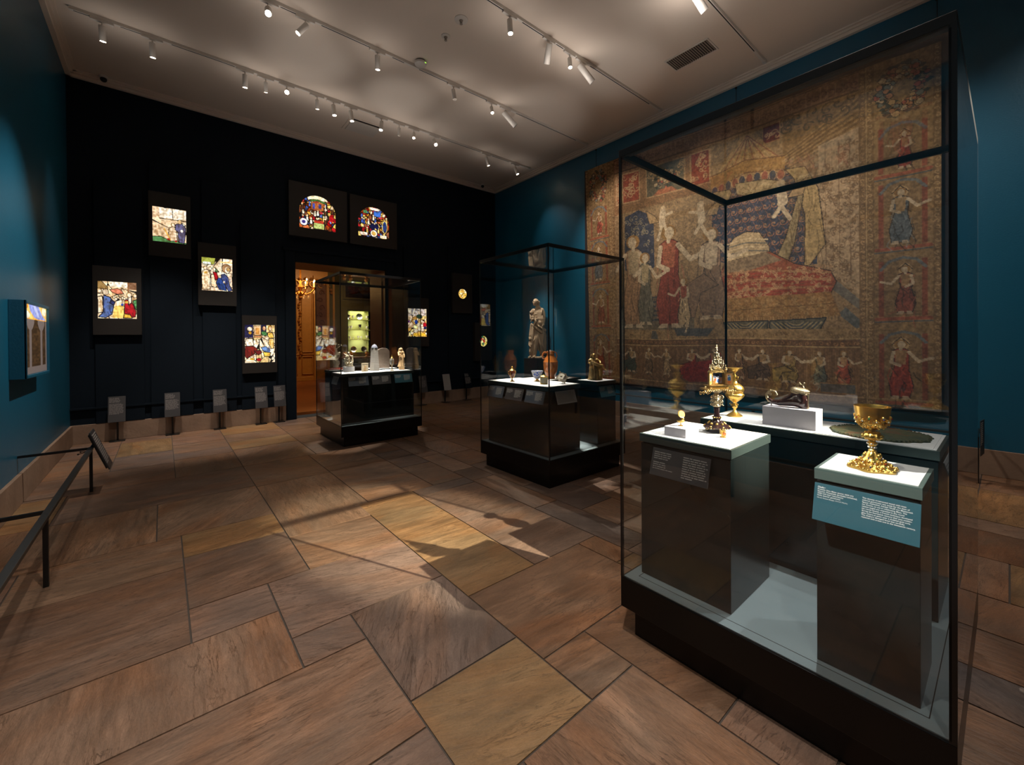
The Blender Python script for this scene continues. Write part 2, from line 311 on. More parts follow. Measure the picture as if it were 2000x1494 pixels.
    a2 = me.attributes.new('grain', 'FLOAT_VECTOR', 'FACE'); a2.data.foreach_set('vector', np.array(gr, np.float32))
    me.materials.append(floor_mat()); me.materials.append(mat('grout', (74,66,60), .8, noise=.2, nscale=20)); me.polygons.foreach_set('material_index', mi)
    o = bpy.data.objects.new('floor', me); S.collection.objects.link(o); tag(o, 'brown and tan sandstone slabs laid in uneven rectangles', 'floor', kind='structure')
build_floor()
def struct(name, mb, m, label, cat, **kw):
    return tag(mb.build(name, m, **kw), label, cat, kind='structure')
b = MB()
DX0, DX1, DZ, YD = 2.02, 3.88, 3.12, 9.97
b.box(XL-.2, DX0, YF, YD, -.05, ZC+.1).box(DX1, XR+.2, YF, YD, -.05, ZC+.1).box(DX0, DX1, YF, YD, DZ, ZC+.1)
struct('wall_far', b, M['shaded_wall'], 'far wall, darkened in colour for its shade, that carries the lit stained glass', 'wall')
struct('wall_left', MB().box(XL-.2, XL, YB, YF, -.05, ZC+.1), M['teal'], 'teal wall beside the low barrier', 'wall')
struct('wall_right', MB().box(XR, XR+.2, YB, YF, -.05, ZC+.1), M['teal'], 'teal wall behind the tapestry', 'wall')
struct('ceiling', MB().box(XL, XR, YB, YF, ZC, ZC+.1), M['ceil'], 'pale plaster ceiling with lighting tracks', 'ceiling')
def base_run(name, ax, c0, c1, a0, a1, label):
    b = MB(); rnd = random.Random(int(a0*10)+5); p = a0
    while p < a1-.01:
        q = min(a1, p+rnd.choice([1.1, 1.5, 1.9]))
        if a1-q < .4: q = a1
        if ax == 'x': b.box(p+.002, q-.002, c0, c1, 0, .288)
        else: b.box(c0, c1, p+.002, q-.002, 0, .288)
        p = q
    struct(name, b, M['stone'], label, 'baseboard', bevel=.004)
base_run('baseboard_far', 'x', YF-.03, YF, XL, DX0-.18, 'sandstone baseboard under the dark far wall, beside the doorway')
base_run('baseboard_far.001', 'x', YF-.03, YF, DX1+.2, XR, 'sandstone baseboard under the dark far wall, behind the glass cases')
base_run('baseboard_left', 'y', XL, XL+.03, YB, YF-.03, 'sandstone baseboard along the wall with the barrier')
base_run('baseboard_right', 'y', XR-.03, XR, YB, YF-.03, 'sandstone baseboard under the tapestry')
b = MB()
for d, z0 in ((.055, 5.555), (.085, 5.595), (.12, 5.622)):
    b.box(XL, XR, YF-d, YF, z0, ZC); b.box(XL, XL+d, YB, YF, z0, ZC); b.box(XR-d, XR, YB, YF, z0, ZC)
struct('trim_1', b, M['ceil'], 'white cornice between walls and ceiling', 'cornice')
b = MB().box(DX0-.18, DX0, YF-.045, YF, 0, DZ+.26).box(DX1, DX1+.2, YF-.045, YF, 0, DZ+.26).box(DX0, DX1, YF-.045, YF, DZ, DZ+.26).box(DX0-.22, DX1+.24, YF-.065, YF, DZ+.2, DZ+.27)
struct('trim_2', b, M['shaded_wall'], 'dark casing around the doorway', 'casing', bevel=.006)
b = MB().box(DX0-.002, DX0+.012, YF-.01, YD, 0, DZ).box(DX1-.012, DX1+.002, YF-.01, YD, 0, DZ).box(DX0, DX1, YF-.01, YD, DZ-.012, DZ+.002)
b.box(DX1-.03, DX1-.012, YF+.14, YD-.1, 1.3, 2.9).box(DX1-.03, DX1-.012, YF+.14, YD-.1, .35, 1.15)
struct('door_1', b, M['brownwood'], 'brown panelled reveal of the open doorway', 'doorway')
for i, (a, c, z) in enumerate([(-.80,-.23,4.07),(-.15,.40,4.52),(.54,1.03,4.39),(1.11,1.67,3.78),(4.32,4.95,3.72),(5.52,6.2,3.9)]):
    struct('trim_%d' % (i+3), MB().box(a, c, YF-.035, YF, .288, z), M['shaded_wall'], 'shallow dark wall panel behind a stained glass light box', 'wall panel', bevel=.004)
struct('trim_9', MB().box(XL, DX0-.18, YF-.05, YF, .52, .545).box(DX1+.2, XR, YF-.05, YF, .52, .545), M['shaded_wall'], 'thin dark moulding low on the far wall', 'moulding')
# ---------------------------------------------------------------- the gilded room beyond the doorway
M['parq'] = mat('oak_parquet', (150,84,34), .35, noise=.25, nscale=6); M['gildw'] = mat('gilded_boiserie', (196,140,66), .45, noise=.2, nscale=8); M['gildr'] = mat('gilt_ornament', (214,150,70), .35, metal=.6, noise=.2)
M['carve'] = mat('brown_carved_wood', (120,72,38), .4, noise=.3, nscale=20); M['olive'] = mat('olive_painted_wall', (92,82,40), .6, noise=.08); M['vit'] = mat('yellow_green_vitrine_lining', (206,206,130), .8)
struct('floor_beyond', MB().box(0, 9, YD-.1, 17.5, -.06, 0), M['parq'], 'warm oak parquet in the room beyond the doorway', 'floor')
struct('ceiling_beyond', MB().box(0, 9, YD, 17.7, 4.5, 4.6), M['gildw'], 'ceiling of the gilded room', 'ceiling')
struct('wall_beyond', MB().box(2.0, 5.08, 17.5, 17.7, 0, 4.5).box(-.2, 0, YD, 17.7, 0, 4.5), M['gildw'], 'gilded panelled wall of the room beyond', 'wall')
struct('wall_beyond.001', MB().box(5.08, 5.86, 17.5, 17.7, 0, 4.5).box(6.78, 9, 17.5, 17.7, 0, 4.5).box(5.86, 6.78, 17.5, 17.7, 0, 1.05).box(5.86, 6.78, 17.5, 17.7, 2.79, 4.5).box(9, 9.2, YD, 17.7, 0, 4.5),
       M['olive'], 'olive wall of the room beyond with a lit niche', 'wall')
b = MB()
for a, c, z0, z1 in ((3.55,3.95,1.1,3.9),(4.1,4.5,1.1,3.9),(3.55,3.95,.25,.95),(4.1,4.5,.25,.95)):
    for p in ((a,a+.035,z0,z1),(c-.035,c,z0,z1),(a,c,z0,z0+.035),(a,c,z1-.035,z1)): b.box(p[0], p[1], 17.45, 17.5, p[2], p[3])
b.box(2.0, 5.08, 17.44, 17.5, 0, .16).box(2.0, 5.08, 17.46, 17.5, 1.0, 1.05).box(4.52, 4.6, 17.4, 17.5, 0, 4.1).box(5.0, 5.1, 17.38, 17.5, 0, 4.1).box(5.25, 5.33, 17.44, 17.5, 0, 4.1)
struct('trim_10', b, M['gildw'], 'gilded mouldings on the panelled wall beyond', 'moulding', bevel=.01)
b = MB()
for k in range(26): b.ball((4.03+.035*math.sin(k*1.3), 17.44, .95+k*.105), .045+.015*math.sin(k*2.1), 7, 5)
for k in range(14):
    a = math.pi*k/13; b.ball((4.35-.85*math.cos(a), 17.42, 3.45+.5*math.sin(a)), .06, 7, 5)
for k in range(5): b.tube([(3.6+.3*k+.12*math.cos(t*.7), 17.42, 3.75+.12*math.sin(t*.7)) for t in range(8)], .022, 6)
struct('trim_11', b, M['gildr'], 'gilt garland ornament on the panelled wall beyond', 'ornament')
b = MB().box(4.62, 4.98, 17.44, 17.5, 1.2, 3.9)
for k in range(9):
    z = 1.4+.29*k; s = 1 if k % 2 else -1
    b.tube([(4.8+s*.11*(1-t/9)*math.cos(t*.9)+s*.02, 17.42, z+.13*(1-t/9)*math.sin(t*.9)) for t in range(9)], [.03*(1-t/14) for t in range(9)], 6)
struct('trim_12', b, M['carve'], 'brown carved leaf panel on the wall beyond', 'carving')
def chandelier():
    c = (3.03, 13.0, 3.0); t = thing('chandelier', 'gilt candle chandelier glowing in the room beyond the doorway', 'chandelier', c)
    MB().lathe([(.02,-.2),(.06,-.12),(.03,0),(.07,.08),(.025,.2),(.02,1.5)], 12).ball((0,0,-.22), .05).build('stem', M['gildr'], t, smooth=40)
    fl = mat('candle_flame', (255,210,140), .5, emit=(255,196,110), es=30); cd = mat('wax_candle', (250,225,170), .5, emit=(255,170,80), es=1.2); cr = mat('crystal_drop', (255,220,170), .1, emit=(255,190,110), es=.25)
    for k in range(8):
        a = k*math.pi/4+.2; x, y = math.cos(a), math.sin(a)
        arm = MB().tube([(0,0,-.02),(x*.15,y*.15,-.13),(x*.3,y*.3,-.06),(x*.38,y*.38,.04)], .014, 6).lathe([(.01,.04),(.045,.06),(.05,.075)], 10, (x*.38,y*.38,0)).build('arm', M['gildr'], t, smooth=50)
        MB().tube([(x*.38,y*.38,.07),(x*.38,y*.38,.23)], .012, 6, False).build('candle', cd, arm)
        MB().ball((x*.38,y*.38,.265), .016, 8, 6, (1,1,2)).build('flame', fl, arm)
        MB().ball((x*.38,y*.38,-.05), .02, 6, 5, (1,1,2)).build('crystal_drop', cr, arm); MB().ball((x*.22,y*.22,-.2), .02, 6, 5, (1,1,2)).build('crystal_drop', cr, arm)
    l = lamp('POINT', (c[0], c[1], c[2]+.3), None, 30, (1,.55,.2), radius=.25)
chandelier()
b = MB().box(5.86, 6.78, 17.78, 17.8, 1.05, 2.79).box(5.84, 5.86, 17.5, 17.8, 1.03, 2.81).box(6.78, 6.8, 17.5, 17.8, 1.03, 2.81).box(5.84, 6.8, 17.5, 17.8, 2.79, 2.81).box(5.84, 6.8, 17.5, 17.8, 1.03, 1.05)
vt = thing('vitrine', 'lit yellow green niche vitrine holding silver in the room beyond', 'vitrine', (6.32, 17.78, 1.05)); M4 = Matrix.Translation((-6.32, -17.78, -1.05))
for v in range(len(b.v)): b.v[v] = tuple(M4 @ Vector(b.v[v]))
b.build('lining', M['vit'], vt)
SHZ = [1.58, 1.99, 2.41]
for z in SHZ: MB().box(-.46, .46, -.26, -.02, z-1.05-.012, z-1.05+.012).build('shelf', M['vit'], vt)
la = lamp('AREA', (6.32, 17.6, 2.77), (6.32, 17.66, 1), 5, (1,.97,.68), name='vitrine_light'); la.data.size = .6
for z in SHZ:
    la = lamp('AREA', (6.32, 17.58, z-.03), (6.32, 17.66, z-.5), 3.2, (1,.98,.8), name='vitrine_light'); la.data.size = .5
def plate(x, z, r, label):
    t = thing('silver_plate', label, 'plate', (x, 17.66, z), 0, 'silver plates in the lit niche'); 
    q = MB(); q.M = Matrix.Translation((0,.02,r)) @ Matrix.Rotation(math.radians(80), 4, 'X'); q.lathe([(r*.55,0),(r*.7,.012),(r,.03),(r,.036),(r*.7,.02),(r*.5,.012)], 20); q.build('rim', M['silver'], t, smooth=40)
    q = MB(); q.M = Matrix.Translation((0,.02,r)) @ Matrix.Rotation(math.radians(80), 4, 'X'); q.lathe([(r*.54,.004),(r*.54,.012)], 20); q.build('center', M['dark'], t)
plate(6.38, SHZ[2]+.012, .13, 'silver plate propped on the top shelf of the lit niche'); plate(5.92, SHZ[2]+.012, .1, 'half hidden silver plate at the edge of the top niche shelf')
plate(6.13, 1.05, .125, 'silver plate under the lowest niche shelf, nearer its window side'); plate(6.56, 1.05, .12, 'silver plate under the lowest niche shelf, nearer the doorway jamb')
def cup(x, z, h, label, k):
    t = thing('silver_beaker', label, 'beaker', (x, 17.64, z), 0, 'small vessels in the lit niche')
    MB().lathe([(h*.2,0),(h*.2,.01),(h*.06,.02),(h*.07,h*.3),(h*.28,h*.45),(h*.32,h),(h*.3,h),(h*.2,h*.5)], 14).build('bowl', M[k], t, smooth=40)
cup(6.39, SHZ[1]+.012, .22, 'silver beaker on the middle shelf of the lit niche', 'silver')
for i, (x, z, h) in enumerate([(5.93,SHZ[1],.14),(6.03,SHZ[1],.16),(6.7,SHZ[1],.15),(5.97,SHZ[0],.13),(6.12,SHZ[0],.1),(6.32,SHZ[0],.15),(6.45,SHZ[0],.13),(6.7,SHZ[0],.17),(6.12,SHZ[2],.17),(6.7,SHZ[2],.17)]):
    cup(x, z+.012, h, 'small glinting goblet standing on a shelf of the lit niche', 'pearl')
pt = thing('painting', 'dark framed painting above the lit niche in the room beyond', 'painting', (6.3, 17.46, 3.7))
cv = Canvas(60, 40, (40,22,14)); cv.ell(.3,.5,.2,.3,(70,24,14)).ell(.72,.45,.22,.35,(96,72,44)).ell(.3,.3,.06,.09,(130,90,60)); cv.mottle(.3, 12, 16)
paint_plane('canvas', cv, lambda U, V: np.stack([-.55+1.1*U, -.01+0*U, .38-.76*V], -1), paint_mat('old_painting', rough=.5), pt)
MB().box(-.63,.63,-.03,.02,.38,.46).box(-.63,.63,-.03,.02,-.46,-.38).box(-.63,-.55,-.03,.02,-.38,.38).box(.55,.63,-.03,.02,-.38,.38).build('frame', M['olive'], pt, bevel=.01)
ct = thing('console_table', 'dark console table below the lit niche in the room beyond', 'table', (6.1, 17.2, 0))
MB().box(-.8,.8,-.25,.25,.82,.88).build('tabletop', M['carve'], ct, bevel=.01)
for x in (-.72,.72):
    for y in (-.18,.18): MB().tube([(x,y,0),(x,y,.4),(x,y,.82)], [.03,.05,.035], 8, False).build('leg', M['carve'], ct)
for i, x in enumerate((5.6, 5.85, 6.5)):
    MB_ = MB().lathe([(.07,0),(.08,.02),(.03,.06),(.09,.14),(.05,.2),(.06,.22)], 12)
    tag(MB_.build('gilt_vase', M['gildr'], None, smooth=40, loc=(x, 17.15, .88)), ['small gilt vase at the door end of the dark console', 'small gilt vase in the middle of the dark console', 'small gilt vase at the jamb end of the dark console'][i], 'vase')
lamp('SPOT', (4.6, 14.5, 4.3), (4.2, 17.5, 2.2), 110, (1,.66,.34), 95, .9, .2, name='room_light'); lamp('SPOT', (4.0, 12.0, 4.3), (3.0, 11.8, 0), 60, (1,.66,.34), 100, .9, .2, name='room_light')
# ---------------------------------------------------------------- ceiling tracks, spotlights and ceiling fittings
TZ = 5.60
def track(y, xa, xb, slots, label):
    t = thing('lighting_track', label, 'track', ((xa+xb)/2, y, ZC), 0, 'lighting tracks on the ceiling'); cx = (xa+xb)/2
    MB().box(xa-cx, xb-cx, -.018, .018, TZ-ZC, 0).build('channel', M['white'], t, bevel=.002)
    for a, c in slots: MB().box(a-cx, c-cx, -.006, .006, TZ-ZC-.0015, TZ-ZC+.002).build('slot', M['slot'], t)
    MB().box(xb-cx-.05, xb-cx+.02, -.022, .022, TZ-ZC-.006, 0).build('end_cap', M['white'], t)
track(7.34, -.84, 6.72, [(-.80,-.65),(-.38,-.17),(.13,.85),(4.32,5.3),(5.62,6.1)], 'white lighting track nearest the far wall')
track(5.68, .3, 6.84, [(.5,.8),(1.13,1.3),(1.6,2.24),(2.56,2.74),(2.98,3.48),(3.79,4.23),(4.52,4.57),(4.89,6.49)], 'white lighting track, second from the far wall')
track(4.0, .3, 6.84, [(.5,2.2),(2.4,2.8),(2.97,3.24),(3.56,3.95),(4.18,4.32),(4.9,6.48)], 'white lighting track that points at the tapestry wall above the middle case')
track(2.32, .3, 6.84, [(.5,4.3),(4.9,6.45)], 'white lighting track nearest the ceiling vent')
fix_n = {}
def spot(x, y, aim, power, cone=38, blend=.45, size=1.0, shade=False, lit=True, color=(1,.89,.78), uplight=1.3, radius=.035, label=None):
    """track spotlight: adapter, stem, cylindrical head pointing at aim, glowing lens with its lamp"""
    t = thing('track_spotlight', label or 'white cylinder spotlight hanging from a ceiling track', 'spotlight', (x, y, TZ), 0, 'spotlights on the ceiling tracks')
    MB().box(-.11, .11, -.017, .017, -.028, 0).build('adapter', M['white'], t, bevel=.003)
    MB().tube([(0,0,-.02),(0,0,-.085)], .008, 8, False).build('stem', M['white'], t)
    piv = Vector((0, 0, -.1)); d = (Vector(aim) - (Vector((x,y,TZ))+piv)).normalized(); q = d.to_track_quat('-Z', 'Y').to_matrix().to_4x4()
    r = .034*size; L = .15*size
    b = MB(); b.M = Matrix.Translation(piv) @ q
    b.lathe([(r*.6,.035*size),(r*.95,.03*size),(r,.02*size),(r,-L),(r*.9,-L),(r*.86,-L+.012)], 20)
    if shade: b.lathe([(r*1.02,-L+.01),(r*1.02,-L-.06)], 20); b.v = [p for p in b.v]
    hd = b.build('head', M['white'], t, smooth=40)
    b = MB(); b.M = Matrix.Translation(piv) @ q; b.lathe([(r*.84,-L+.014),(r*.84,-L+.008)], 16); b.build('lens', M['dlens'] if lit else M['grey'], hd)
    if lit and power:
        p = Vector((x,y,TZ)) + piv + d*(L+.03+(.05 if shade else 0)); lamp('SPOT', p, aim, power, color, cone, blend, radius, name='spotlight_lamp')
    if uplight and y > 2:  # unseen upward spot added below the fixture to brighten the ceiling
        p = Vector((x,y,TZ)) + Vector((0,0,-.42)); lamp('SPOT', p, p+Vector((0,0,1)), uplight*(.75 if y > 7 else 1.0 if y > 5 else 1.4 if y > 3 else 6.0), (1,.9,.82), 150, 1.0, .12, name='added_ceiling_uplight')
    return t
T1, T2, T3, T4 = 7.34, 5.68, 4.0, 2.32
K = 1.0
near = 'spotlight on the track nearest the far wall, '
spot(-.55, T1, (-.4, 8.6, .3), 90*K, 44, 0.7, label=near+'first from the teal corner')
spot(-.07, T1, (.1, 8.5, .1), 261.8*K, 44, .6, label=near+'second from the teal corner')
spot(.98, T1, (1.1, 8.4, .1), 261.8*K, 44, .6, label=near+'third from the teal corner')
spot(1.25, T1, (1.6, 9.0, .5), 60*K, 34, .6, size=.8, label='small dim spotlight beside the glaring one on the far track')
spot(1.54, T1, (.35, 1.2, 1.2), 110*K, 40, .7, label='glaring spotlight that faces the viewer on the far track')
spot(1.99, T1, (2.5, 8.6, .3), 175.0*K, 40, .6, lit=True, size=.8, label='small spotlight just past the glaring one on the far track')
spot(2.25, T1, (2.5, 6.9, 1.1), 1260.0*K, 13, .5, label='spotlight before the ceiling cassette on the far track')
spot(2.54, T1, (2.9, 6.9, 1.1), 1260.0*K, 13, .5, label='spotlight over the corner of the ceiling cassette')
spot(3.09, T1, (2.3, 6.6, 1.1), 1140.0*K, 13, .5, label='spotlight past the ceiling cassette on the far track')
spot(3.43, T1, (3.6, 8.2, 0), 0, lit=False, size=.8, label='unlit small spotlight past the ceiling cassette')
spot(3.73, T1, (2.2, 4.6, 0), 90*K, 40, .7, size=.8, label='small round-lensed spotlight beside the bright one over the cases')
spot(4.17, T1, (3.5, 3.75, 1.1), 945.0*K, 14, .5, label='bright spotlight above the gap between the two far cases')
spot(5.46, T1, (6.8, 7.22, 1.9), 420*K, 22, 0.8, label='spotlight second from the tapestry corner on the far track')
spot(6.28, T1, (7.04, 6.4, 2.6), 34*K, 70, 1, label='last spotlight before the tapestry corner on the far track')
mid = 'spotlight on the second track from the far wall, '
spot(1.0, T2, (.2, 1.2, .6), 110*K, 52, .8, size=1.1, label=mid+'with a starry glare')
spot(1.41, T2, (-1.08, 6.1, 1.9), 495.0*K, 40, 0.9, label=mid+'beside the glaring one')
spot(2.34, T2, (2.75, 6.6, 1.1), 1260.0*K, 14, .4, label=mid+'hanging straight down')
spot(3.58, T2, (4.2, 5.0, 0), 0, lit=False, size=.9, label=mid+'unlit and tilted')
spot(4.34, T2, (3.6, 3.8, 1.1), 945.0*K, 13, .4, size=.8, label=mid+'short with a small bright lens')
spot(4.64, T2, (7.0, 4.6, 2.9), 170*K, 74, .7, size=1.35, shade=True, label=mid+'large angled one turned to the tapestry')
rt = 'spotlight on the third track, '
spot(3.35, T3, (3.35, 3.6, 1.05), 855.0*K, 15, .4, label=rt+'hanging alone with a bright lens')
spot(4.04, T3, (6.0, 7.6, .6), 90*K, 50, .7, size=1.3, label=rt+'large one lying almost level')
spot(4.45, T3, (4.07, 3.25, 1.1), 675.0*K, 10, .4, size=.85, label=rt+'slim one beside the large level one')
spot(4.7, T3, (7.0, 3.0, 2.9), 190*K, 74, .7, size=1.35, shade=True, label=rt+'angled one turned to the tapestry')
spot(4.65, T4, (7.0, 1.4, 2.9), 170*K, 74, .7, size=1.35, shade=True, label='large cylinder spotlight on the track beside the ceiling vent')
# tracks behind the viewer, they light the near case and the floor
bh = 'spotlight behind the viewer that lights '
spot(4.5, -4.42, (1.66, 2.92, 0), 9600.0*K, 11.5, 0.5, color=(1,.88,.70), label=bh+'the near case from its back', radius=.03)
spot(2.9, .65, (2.3, .95, 1.05), 430*K, 18, .5, color=(1,.95,.9), label=bh+'the reliquary from above')
spot(-.4, 2.32, (2.07, .33, 1.1), 1700*K, 9, .35, color=(1,.95,.88), label=bh+'the chalice')
spot(3.6, -1.02, (2.8, .6, 1.1), 250*K, 24, .4, color=(1,.96,.92), label=bh+'the shoe-shaped vessel')
spot(4.3, -1.02, (2.0, .6, .3), 45*K, 24, .5, color=(.92,.98,1), label=bh+'the deck between the near pedestals')
spot(.6, .65, (.1, 1.6, 0), 356.2*K, 80, 1, label=bh+'the floor in front of the camera')
spot(-.3, -1.02, (-.2, .9, 0), 198.8*K, 80, 1, label=bh+'the floor by the barrier')
spot(4.8, .65, (4.9, .2, 0), 234.0*K, 46, .7, label=bh+'the floor under the right side of the tapestry wall')
spot(-.6, 1.6, (-1.06, 4.6, 1.2), 110*K, 70, 1.0, label=bh+'the teal wall')
spot(5.0, -1.02, (7.0, -.4, 3.0), 40*K, 70, .9, label=bh+'the teal wall beside the tapestry')
# ceiling fittings
t = thing('ceiling_vent', 'long slatted grey air vent in the ceiling above the tapestry', 'vent', (5.89, 2.96, ZC))
MB().box(-.17,.17,-.32,-.3,-.012,0).box(-.17,.17,.3,.32,-.012,0).box(-.17,-.15,-.3,.3,-.012,0).box(.15,.17,-.3,.3,-.012,0).build('frame', M['white'], t)
MB().box(-.15,.15,-.3,.3,-.003,0).build('backing', M['ventd'], t)
for k in range(19): MB().box(-.15,.15,-.29+k*.031,-.278+k*.031,-.012,-.002).build('slat', M['grey'], t)
t = thing('ceiling_cassette', 'square white air cassette with one dark slot behind the far lighting track', 'vent', (2.99, 7.98, ZC))
MB().box(-.32,.32,-.27,.27,-.012,0).build('frame', M['ceil'], t, bevel=.004); MB().box(-.27,.27,-.17,.23,-.028,-.012).build('panel', M['white'], t, bevel=.006); MB().box(-.27,.27,-.235,-.185,-.0135,-.011).build('slot', M['ventd'], t)
for x, y, r, n, l in ((2.96,4.5,.085,'sprinkler','larger round fitting between the ceiling tracks'),(2.96,4.88,.06,'sprinkler','smaller round fitting between the ceiling tracks')):
    t = thing(n, l, 'ceiling fitting', (x, y, ZC))
    MB().lathe([(r,0),(r,-.008),(r*.8,-.014)][::-1], 24).build('plate', M['white'], t, smooth=40); MB().lathe([(.004,-.065),(.02,-.06),(.014,-.04),(.026,-.014)], 12).build('nozzle', M['grey'], t, smooth=40)
t = thing('smoke_detector', 'round smoke detector with a tiny green light beside the second track', 'smoke detector', (2.94, 5.56, ZC))
MB().lathe([(.055,-.06),(.085,-.045),(.09,-.02)], 24).build('body', M['white'], t, smooth=40); MB().lathe([(.075,-.02),(.075,0)], 24).build('base', M['slot'], t); MB().box(.03,.05,-.085,-.08,-.045,-.038).build('indicator_light', mat('green_led', (140,220,60), .5, emit=(150,230,70), es=2), t)
for x, y, l in ((-.66,8.95,'black dome camera high in the teal corner'),(6.5,8.92,'black dome camera high in the tapestry corner'),):
    t = thing('security_camera', l, 'camera', (x, y, ZC)); MB().lathe([(.05,0),(.05,-.03),(.02,-.035)][::-1], 16).build('mount', M['white'], t)
    MB().ball((0,0,-.05), .042, 14, 8).build('dome', M['blackgl'], t, smooth=60)
# ---------------------------------------------------------------- glass cases, pedestals and labels
def wb(b, name, m, t, root=None, **kw):
    """build world-placed shapes as a child of thing t (an unrotated Empty); root: the part it belongs to"""
    l = t.location
    b.v = [(p[0]-l.x, p[1]-l.y, p[2]-l.z) for p in b.v]
    return b.build(name, m, root or t, **kw)
def glass_case(x0, x1, y0, y1, zt, label, post=.013, flange=False, post_b=None, up=20, glint_lamps=()):
    t = thing('glass_display_case', label, 'display case', ((x0+x1)/2, (y0+y1)/2, 0))
    wb(MB().box(x0+.05, x1-.05, y0+.05, y1-.05, 0, .15), 'plinth', M['blackgl'], t, bevel=.003)
    wb(MB().box(x0, x1, y0, y1, .15, .305), 'base', M['blackgl'], t, bevel=.002)
    dk = wb(MB().box(x0+.012, x1-.012, y0+.012, y1-.012, .305, .3085), 'deck', M['deck'], t)
    i = .065; wb(MB().box(x0+i, x1-i, y0+i, y0+i+.003, .3083, .309).box(x0+i, x1-i, y1-i-.003, y1-i, .3083, .309).box(x0+i, x0+i+.003, y0+i, y1-i, .3083, .309).box(x1-i-.003, x1-i, y0+i, y1-i, .3083, .309), 'groove', M['slot'], t, dk)
    g = .008
    for q in ((x0, x0+g, y0+post, y1-post), (x1-g, x1, y0+post, y1-post), (x0+post, x1-post, y0, y0+g), (x0+post, x1-post, y1-g, y1)):
        wb(MB().box(*q, .309, zt-.036), 'glass_pane', M['glass'], t)
    wb(MB().box(x0+.01, x1-.01, y0+.01, y1-.01, zt-.012, zt-.004), 'glass_top', M['glass'], t)
    for (x, y) in ((x0, y0), (x0, y1), (x1, y0), (x1, y1)):
        p = post_b if (post_b and (x, y) == (x0, y0)) else post
        sx = 1 if x == x0 else -1; sy = 1 if y == y0 else -1
        a, c = sorted((x, x+sx*min(p, post))); d, e = sorted((y, y+sy*p)); wb(MB().box(a, c, d, e, .305, zt-.035), 'corner_post', M['black'], t)
    w = .02; z0 = zt-.036
    for k, q in enumerate(((x0, x0+w, y0, y1), (x1-w, x1, y0, y1), (x0+w, x1-w, y0, y0+w), (x0+w, x1-w, y1-w, y1))):
        r = wb(MB().box(*q, z0, zt), 'frame_rail', M['black'], t, bevel=.0015)
        if flange and k == 0: wb(MB().box(x0+w, x0+.075, y0+w, y1-w, zt-.018, zt-.014), 'inner_flange', M['rail'], t, r)
    # added unseen uplights in place of sheen off the glass top and decks
    lamp('SPOT', ((x0+x1)/2, (y0+y1)/2, zt+.03), ((x0+x1)/2, (y0+y1)/2, 5), up, (1,.92,.86), 140, 1.0, .02, name='added_sheen_uplight')
    for (gx, gy, gp, gc) in glint_lamps: lamp('SPOT', ((x0+x1)/2, (y0+y1)/2, zt+.03), (gx, gy, ZC), gp, (1,.95,.9), gc, 1.0, .04, name='added_glint_uplight')  # added spots for soft reflected blobs on the ceiling
    return t
C1 = (1.833, 3.10, .101, 1.311); C2 = (3.01, 4.31, 3.01, 4.21); C3 = (1.955, 3.235, 6.165, 7.43)
glass_case(*C1, 2.53, 'large glass case in front of the tapestry holding the gold chalice and the reliquary', post=.012, flange=True, post_b=.018, glint_lamps=((4.5, 2.7, 50, 30), (5.4, 1.9, 60, 46), (1.2, 4.2, 26, 46)))
glass_case(*C2, 2.53, 'glass case in front of the pale standing sculpture, holding the brown jar', post=.01, glint_lamps=((5.35, 5.5, 60, 30), (5.25, 3.9, 50, 30), (4.4, 6.7, 40, 22)))
glass_case(*C3, 2.545, 'glass case in front of the doorway, holding ivories and a pale tablet', post=.01, glint_lamps=((1.65, 6.5, 38, 26), (3.1, 6.6, 40, 26)))
def pedestal(x0, x1, y0, y1, zt, label, light=False, z0=.309, side=.012):
    t = thing('display_pedestal', label, 'pedestal', ((x0+x1)/2, (y0+y1)/2, z0))
    wb(MB().box(x0+.006, x1-.006, y0+.006, y1-.006, z0, zt-.05), 'body', M['ped'], t, bevel=.0015)
    wb(MB().box(x0+.016, x1-.016, y0+.016, y1-.016, zt-.05, zt-.043), 'shadow_gap', M['slot'], t)
    ld = wb(MB().box(x0, x1, y0, y1, zt-.043, zt-.001), 'lid', M['lidlit' if light else 'pedlid'], t, bevel=.0015)
    wb(MB().box(x0+side, x1-side, y0+side, y1-side, zt-.002, zt+.0005), 'linen_top', M['top'], t, ld)
    return t
def word_rows(b, x0, y0, width, rows, rh, rnd, last=1.0, h=.42):
    """rows of tiny word-length strokes standing for print too small to read"""
    for k in range(rows):
        x = x0; end = x0+width*(rnd.uniform(.86, 1.0) if k < rows-1 else last)
        while x < end-rh*.6:
            w = min(rnd.uniform(.7, 3.4)*rh, end-x); b.box(x, x+w, y0-k*rh-rh*h, y0-k*rh, 0, .0004); x += w+rh*.35
def text_obj(txt, size, m, parent, Mx, x, y, bold=0.0, spacing=1.0):
    c = bpy.data.curves.new('lettering', 'FONT'); c.body = txt; c.size = size; c.space_line = spacing; c.offset = bold; c.extrude = .0001
    tmp = bpy.data.objects.new('lettering', c); S.collection.objects.link(tmp); dg = bpy.context.evaluated_depsgraph_get(); dg.update()
    me = bpy.data.meshes.new_from_object(tmp.evaluated_get(dg)); bpy.data.objects.remove(tmp); me.materials.clear(); me.materials.append(m)
    me.transform(Mx @ Matrix.Translation((x, y, .0005))); o = bpy.data.objects.new('lettering', me); S.collection.objects.link(o); o.parent = parent
    return o
def label_frame(top, right, out, tilt):
    """matrix whose X runs along the label, Y up its slope, Z towards the reader"""
    r = Vector(right).normalized(); o = Vector(out).normalized(); a = math.radians(tilt)
    up = (Vector((0,0,1))*math.cos(a) - o*math.sin(a)).normalized(); n = r.cross(up)
    return Matrix(((r.x, up.x, n.x, top[0]), (r.y, up.y, n.y, top[1]), (r.z, up.z, n.z, top[2]), (0, 0, 0, 1)))
